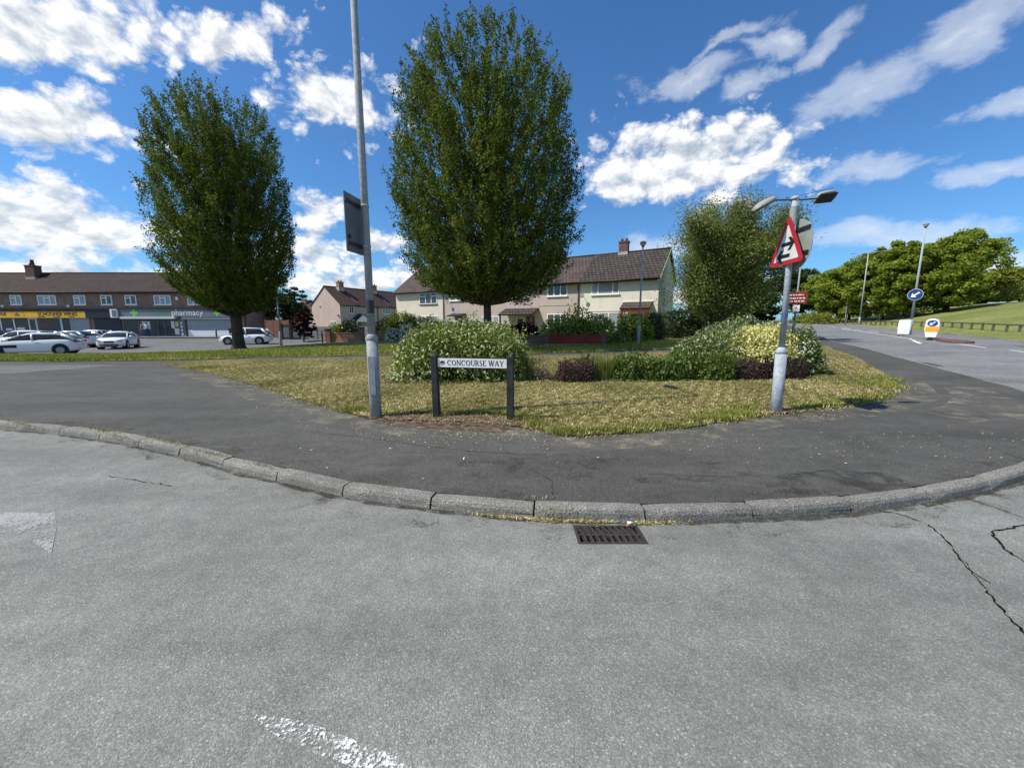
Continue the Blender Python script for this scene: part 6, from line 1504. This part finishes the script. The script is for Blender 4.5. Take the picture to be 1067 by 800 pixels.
car('tiny dark car far along the main road right of the pale one', (fx, fy, T(fx, fy) + .02), R(57), 'car_dark', 4.5, 1.8, 1.5, 'hatch', True)

# ------------------------------------------------------------------ people far off
def person(label, loc, rz, top_m, leg_m, hair_m, lean=0.0, stride=.12, h=1.7):
    t = thing('person', label, 'person', loc, rz); k = h / 1.7
    V = [(0, 0, .92), (0, lean * .3, 1.12), (0, lean * .7, 1.36), (0, lean, 1.46), (0, lean * 1.1, 1.54), (0, lean * 1.15, 1.62),
         (.10, 0, .86), (.11, stride * .5, .48), (.11, stride * .3, .08), (.11, stride * .3 + .14, .04), (-.10, 0, .86), (-.11, -stride * .3, .48), (-.11, -stride, .08), (-.11, -stride + .14, .04),
         (.19, lean * .8, 1.40), (.25, lean * .6 - .03, 1.14), (.24, lean * .8 + .1, .90), (.24, lean * .8 + .14, .82), (-.19, lean * .8, 1.40), (-.25, lean * .6, 1.14), (-.24, lean * .8 + .12, .90), (-.24, lean * .8 + .16, .82)]
    Rr = [.15, .13, .16, .07, .055, .09, .09, .065, .045, .04, .09, .065, .045, .04, .065, .045, .036, .04, .065, .045, .036, .04]
    E_ = [(0, 1), (1, 2), (2, 3), (3, 4), (4, 5), (0, 6), (6, 7), (7, 8), (8, 9), (0, 10), (10, 11), (11, 12), (12, 13), (2, 14), (14, 15), (15, 16), (16, 17), (2, 18), (18, 19), (19, 20), (20, 21)]
    me = bpy.data.meshes.new('body'); me.from_pydata([(x * k, y * k, z * k) for x, y, z in V], E_, []); o = link('body', me)
    md = o.modifiers.new('skin', 'SKIN')
    for i, sv in enumerate(me.skin_vertices[0].data): sv.radius = (Rr[i] * k, Rr[i] * k); sv.use_root = (i == 0)
    o.modifiers.new('sub', 'SUBSURF').levels = 1
    m2 = bpy.data.meshes.new_from_object(o.evaluated_get(bpy.context.evaluated_depsgraph_get())); bpy.data.objects.remove(o)
    for m_ in (top_m, leg_m, M['skin']): m2.materials.append(m_)
    for p in m2.polygons:
        c = p.center; p.use_smooth = True
        p.material_index = 2 if (c.z > 1.49 * k or (abs(c.x) > .18 * k and c.z < .93 * k)) else (1 if c.z < .95 * k else 0)
    link('body', m2, t)
    mb = MB(); mb.sphere((0, lean * 1.15 * k - .02, 1.655 * k), (.10 * k, .115 * k, .085 * k), 12, 8); part('hair', mb, hair_m, t)
    return t
pk = mat('dusty_pink_cloth', (.17, .10, .10), .2, 9, .9); bl = mat('pale_blue_cloth', (.50, .54, .62), .2, 9, .9); dk_ = mat('dark_trousers', (.02, .022, .03), .2, 9, .9); hr = mat('dark_hair', (.03, .022, .018), .2, 20, .8)
person('person in a pale blue top at the pharmacy entrance', (-45.0, 48.4, .125), R(20), bl, dk_, hr)
person('person in a dusty pink top at the pharmacy entrance', (-45.9, 48.7, .125), R(160), pk, pk, hr)
px_, py_ = W(84, 9.4)
person('person in a white top and dark trousers bending forward by the far bend', (px_, py_, T(px_, py_) + .1), R(-60), mat('white_cloth', (.7, .7, .7), .1, 9, .9), dk_, hr, .28, .3)

# ------------------------------------------------------------------ sky, sun, camera
SUN_EL, SUN_AZ = R(52), R(-106)        # azimuth clockwise from +y
sd = Vector((math.sin(SUN_AZ) * math.cos(SUN_EL), math.cos(SUN_AZ) * math.cos(SUN_EL), math.sin(SUN_EL)))
sl = bpy.data.lights.new('sun', 'SUN'); sl.energy = 4.5; sl.angle = R(.55); sl.color = (1.0, .93, .81)
so = bpy.data.objects.new('sun', sl); COL.objects.link(so); so.rotation_euler = sd.to_track_quat('Z', 'Y').to_euler(); so.location = (-30, 0, 60)
wd = bpy.data.worlds.new('World'); scene.world = wd; wd.use_nodes = True
nt = wd.node_tree
for n in list(nt.nodes): nt.nodes.remove(n)
g = G(nt); out = nt.nodes.new('ShaderNodeOutputWorld'); bg = nt.nodes.new('ShaderNodeBackground'); g.l(bg.outputs[0], out.inputs[0])
sk = g.n('TexSky', sky_type='NISHITA'); sk.sun_disc = False; sk.sun_elevation = SUN_EL; sk.sun_rotation = SUN_AZ % (2 * PI); sk.altitude = 0; sk.air_density = 1.0; sk.dust_density = .6; sk.ozone_density = 2.2
dirv = g.n('TexCoord').outputs['Generated']; sp = g.n('SeparateXYZ'); g.l(dirv, sp.inputs[0])
X, Y, Z = sp.outputs
az = g.math('ARCTAN2', X, Y); el = g.math('ARCSINE', g.math('MAXIMUM', g.math('MINIMUM', Z, .9999), -.9999))
ae = g.n('CombineXYZ'); g.l(az, ae.inputs[0]); g.l(el, ae.inputs[1])
# ragged edges: the cloud places are shifted by noise before they are tested
wn = g.n('TexNoise'); wn.inputs['Scale'].default_value = 7.5; wn.inputs['Detail'].default_value = 6; wn.inputs['Roughness'].default_value = .6; g.l(ae.outputs[0], wn.inputs['Vector'])
ws = g.n('VectorMath', operation='MULTIPLY_ADD'); g.l(wn.outputs['Color'], ws.inputs[0]); ws.inputs[1].default_value = (.16, .10, 0)
wo = g.n('VectorMath', operation='ADD'); g.l(ae.outputs[0], wo.inputs[0]); wo.inputs[1].default_value = (-.08, -.05, 0); g.l(wo.outputs[0], ws.inputs[2])
CL = [(-0.803,0.440,0.161,0.058,0.34,1), (-0.569,0.506,0.108,0.044,0.30,.95), (-0.668,0.438,0.042,0.018,0.55,.7), (-0.826,0.306,0.140,0.048,0.42,1), (-0.854,0.156,0.170,0.070,0.16,1), (-0.382,0.443,0.136,0.062,0.19,1),
      (-0.435,0.243,0.064,0.055,0.10,1), (-0.469,0.158,0.120,0.055,0.07,1), (-0.317,0.176,0.077,0.040,0.05,.9), (0.405,0.337,0.209,0.092,-0.17,1.1), (0.300,0.330,0.125,0.074,-0.10,1.05), (0.384,0.488,0.105,0.026,0.02,.68),
      (0.512,0.446,0.045,0.016,0.09,.6), (0.544,0.497,0.046,0.020,-0.26,.75), (0.681,0.389,0.080,0.032,0.13,.66), (0.810,0.431,0.070,0.034,0.13,.70), (0.707,0.283,0.078,0.020,-0.08,.75), (0.857,0.238,0.060,0.016,-0.15,.65),
      (0.752,0.157,0.125,0.026,-0.09,.72), (0.878,0.105,0.065,0.026,-0.13,.8), (0.356,0.166,0.081,0.030,-0.07,.75), (-0.805,0.072,0.30,0.040,0.03,.95), (-0.415,0.095,0.25,0.040,0.03,.95), (-0.203,0.565,0.026,0.009,0.09,.40), (0.20,0.07,0.5,0.03,0,.6), (0.9,.06,.4,.03,0,.6),
      (-1.5,.35,.35,.14,.1,1), (1.6,.4,.4,.12,0,.9), (2.6,.5,.4,.16,.1,1), (-2.6,.35,.5,.14,-.1,1), (3.0,.2,.4,.1,0,.9), (-2.0,.7,.3,.12,.2,.9)]
def cloud_field(lst, grow):
    dens = None
    for a, e, ra, rb, ro, wgt in lst:
        mp = g.n('Mapping', vector_type='TEXTURE'); mp.inputs['Location'].default_value = (a, e, 0); mp.inputs['Rotation'].default_value = (0, 0, ro); mp.inputs['Scale'].default_value = (ra * grow, rb * grow, 1)
        g.l(ws.outputs[0], mp.inputs[0]); ln = g.n('VectorMath', operation='LENGTH'); g.l(mp.outputs[0], ln.inputs[0])
        v = g.math('MULTIPLY', g.math('SUBTRACT', 1.12, ln.outputs['Value']), wgt)
        dens = v if dens is None else g.math('MAXIMUM', dens, v)
    return g.math('MAXIMUM', dens, -.6)
WISP = [c for c in CL if c[5] < .9 and .3 < c[0] < 1.0]
dens = cloud_field([c for c in CL if c not in WISP], 1.2)
wd_ = cloud_field(WISP + [(.62, .47, .05, .02, .5, .6), (.92, .33, .10, .012, .05, .6), (.45, .52, .10, .012, .1, .5)], 1.22)
wm = g.n('Mapping'); wm.inputs['Rotation'].default_value = (0, 0, -.25); wm.inputs['Scale'].default_value = (1.0, 2.6, 1); g.l(ae.outputs[0], wm.inputs[0])
wtex = g.math('ADD', g.math('MULTIPLY', g.math('SUBTRACT', g.noise(wm.outputs[0], 9, 9, .60, .5), .5), 1.5), g.math('MULTIPLY', g.math('SUBTRACT', g.noise(wm.outputs[0], 30, 5, .6, .3), .5), .35))
walpha = g.ramp(g.math('MULTIPLY', g.math('ADD', g.math('MULTIPLY', wd_, 1.3), wtex), .5, clamp=True), [(.02, 0.0), (.30, .42), (.66, .74)], 'EASE')
# cloud texture: cauliflower lumps on broad noise, a little flattened as real cloud decks are
def puffs(loc):
    cs = g.n('Mapping'); cs.inputs['Scale'].default_value = (1.0, 1.45, 1); cs.inputs['Location'].default_value = (*loc, 0); g.l(ae.outputs[0], cs.inputs[0])
    wv = g.n('TexNoise'); wv.inputs['Scale'].default_value = 9; wv.inputs['Detail'].default_value = 3; g.l(cs.outputs[0], wv.inputs['Vector'])
    wa = g.n('VectorMath', operation='MULTIPLY_ADD'); g.l(wv.outputs['Color'], wa.inputs[0]); wa.inputs[1].default_value = (.07, .05, .0); g.l(cs.outputs[0], wa.inputs[2])
    vo = g.n('TexVoronoi', feature='SMOOTH_F1', voronoi_dimensions='2D'); vo.inputs['Scale'].default_value = 15; vo.inputs['Detail'].default_value = 4; vo.inputs['Roughness'].default_value = .52; vo.inputs['Lacunarity'].default_value = 2.3; vo.inputs['Smoothness'].default_value = .55
    g.l(wa.outputs[0], vo.inputs['Vector'])
    n1 = g.noise(cs.outputs[0], 10, 9, .55, .2)
    return g.math('ADD', g.math('MULTIPLY', g.math('SUBTRACT', n1, .5), 1.5), g.math('MULTIPLY', g.math('SUBTRACT', .40, vo.outputs['Distance']), 1.15))
tex = puffs((0, 0)); tex_b = puffs((-.012, .030))
d2 = g.math('ADD', g.math('MULTIPLY_ADD', dens, 1.35, .26), tex)
alpha = g.ramp(g.math('MULTIPLY', g.math('ADD', d2, .0), .5, clamp=True), [(0.05, 0.0), (.20, .42), (.36, .94), (.52, 1.0)])
# shading: the same texture sampled a little nearer the sun tells sunlit sides from grey bases
rel = g.math('ADD', g.math('MULTIPLY', g.math('SUBTRACT', tex, tex_b), .85), g.math('MULTIPLY', d2, -.14))
lit = g.math('ADD', .82, rel, clamp=True)
ccol = g.ramp(lit, [(0.0, (3.3, 3.75, 4.4)), (.45, (4.7, 5.1, 5.6)), (.8, (6.7, 6.85, 7.0)), (1, (7.6, 7.6, 7.5))])
skyc = g.mix(1, sk.outputs[0], (.42, .74, 1.04), 'MULTIPLY')
skyw = g.mix(walpha, skyc, (6.3, 6.6, 7.0))
fin = g.mix(g.math('MULTIPLY', alpha, .97), skyw, ccol)
g.l(fin, bg.inputs[0]); bg.inputs[1].default_value = .115

cam = bpy.data.cameras.new('camera'); co = bpy.data.objects.new('camera', cam); COL.objects.link(co)
co.location = (0, 0, 1.6); co.rotation_euler = (R(90 - 8.7), 0, 0)
cam.sensor_width = 36; cam.lens = 36 * 405 / 1067; cam.clip_start = .05; cam.clip_end = 6000
scene.camera = co
scene.view_settings.view_transform = 'Standard'; scene.view_settings.look = 'None'; scene.view_settings.exposure = .33; scene.view_settings.gamma = 1
scene.render.engine = 'CYCLES'
scene.cycles.max_bounces = 6; scene.cycles.transparent_max_bounces = 8; scene.cycles.diffuse_bounces = 3; scene.cycles.glossy_bounces = 2; scene.cycles.transmission_bounces = 2
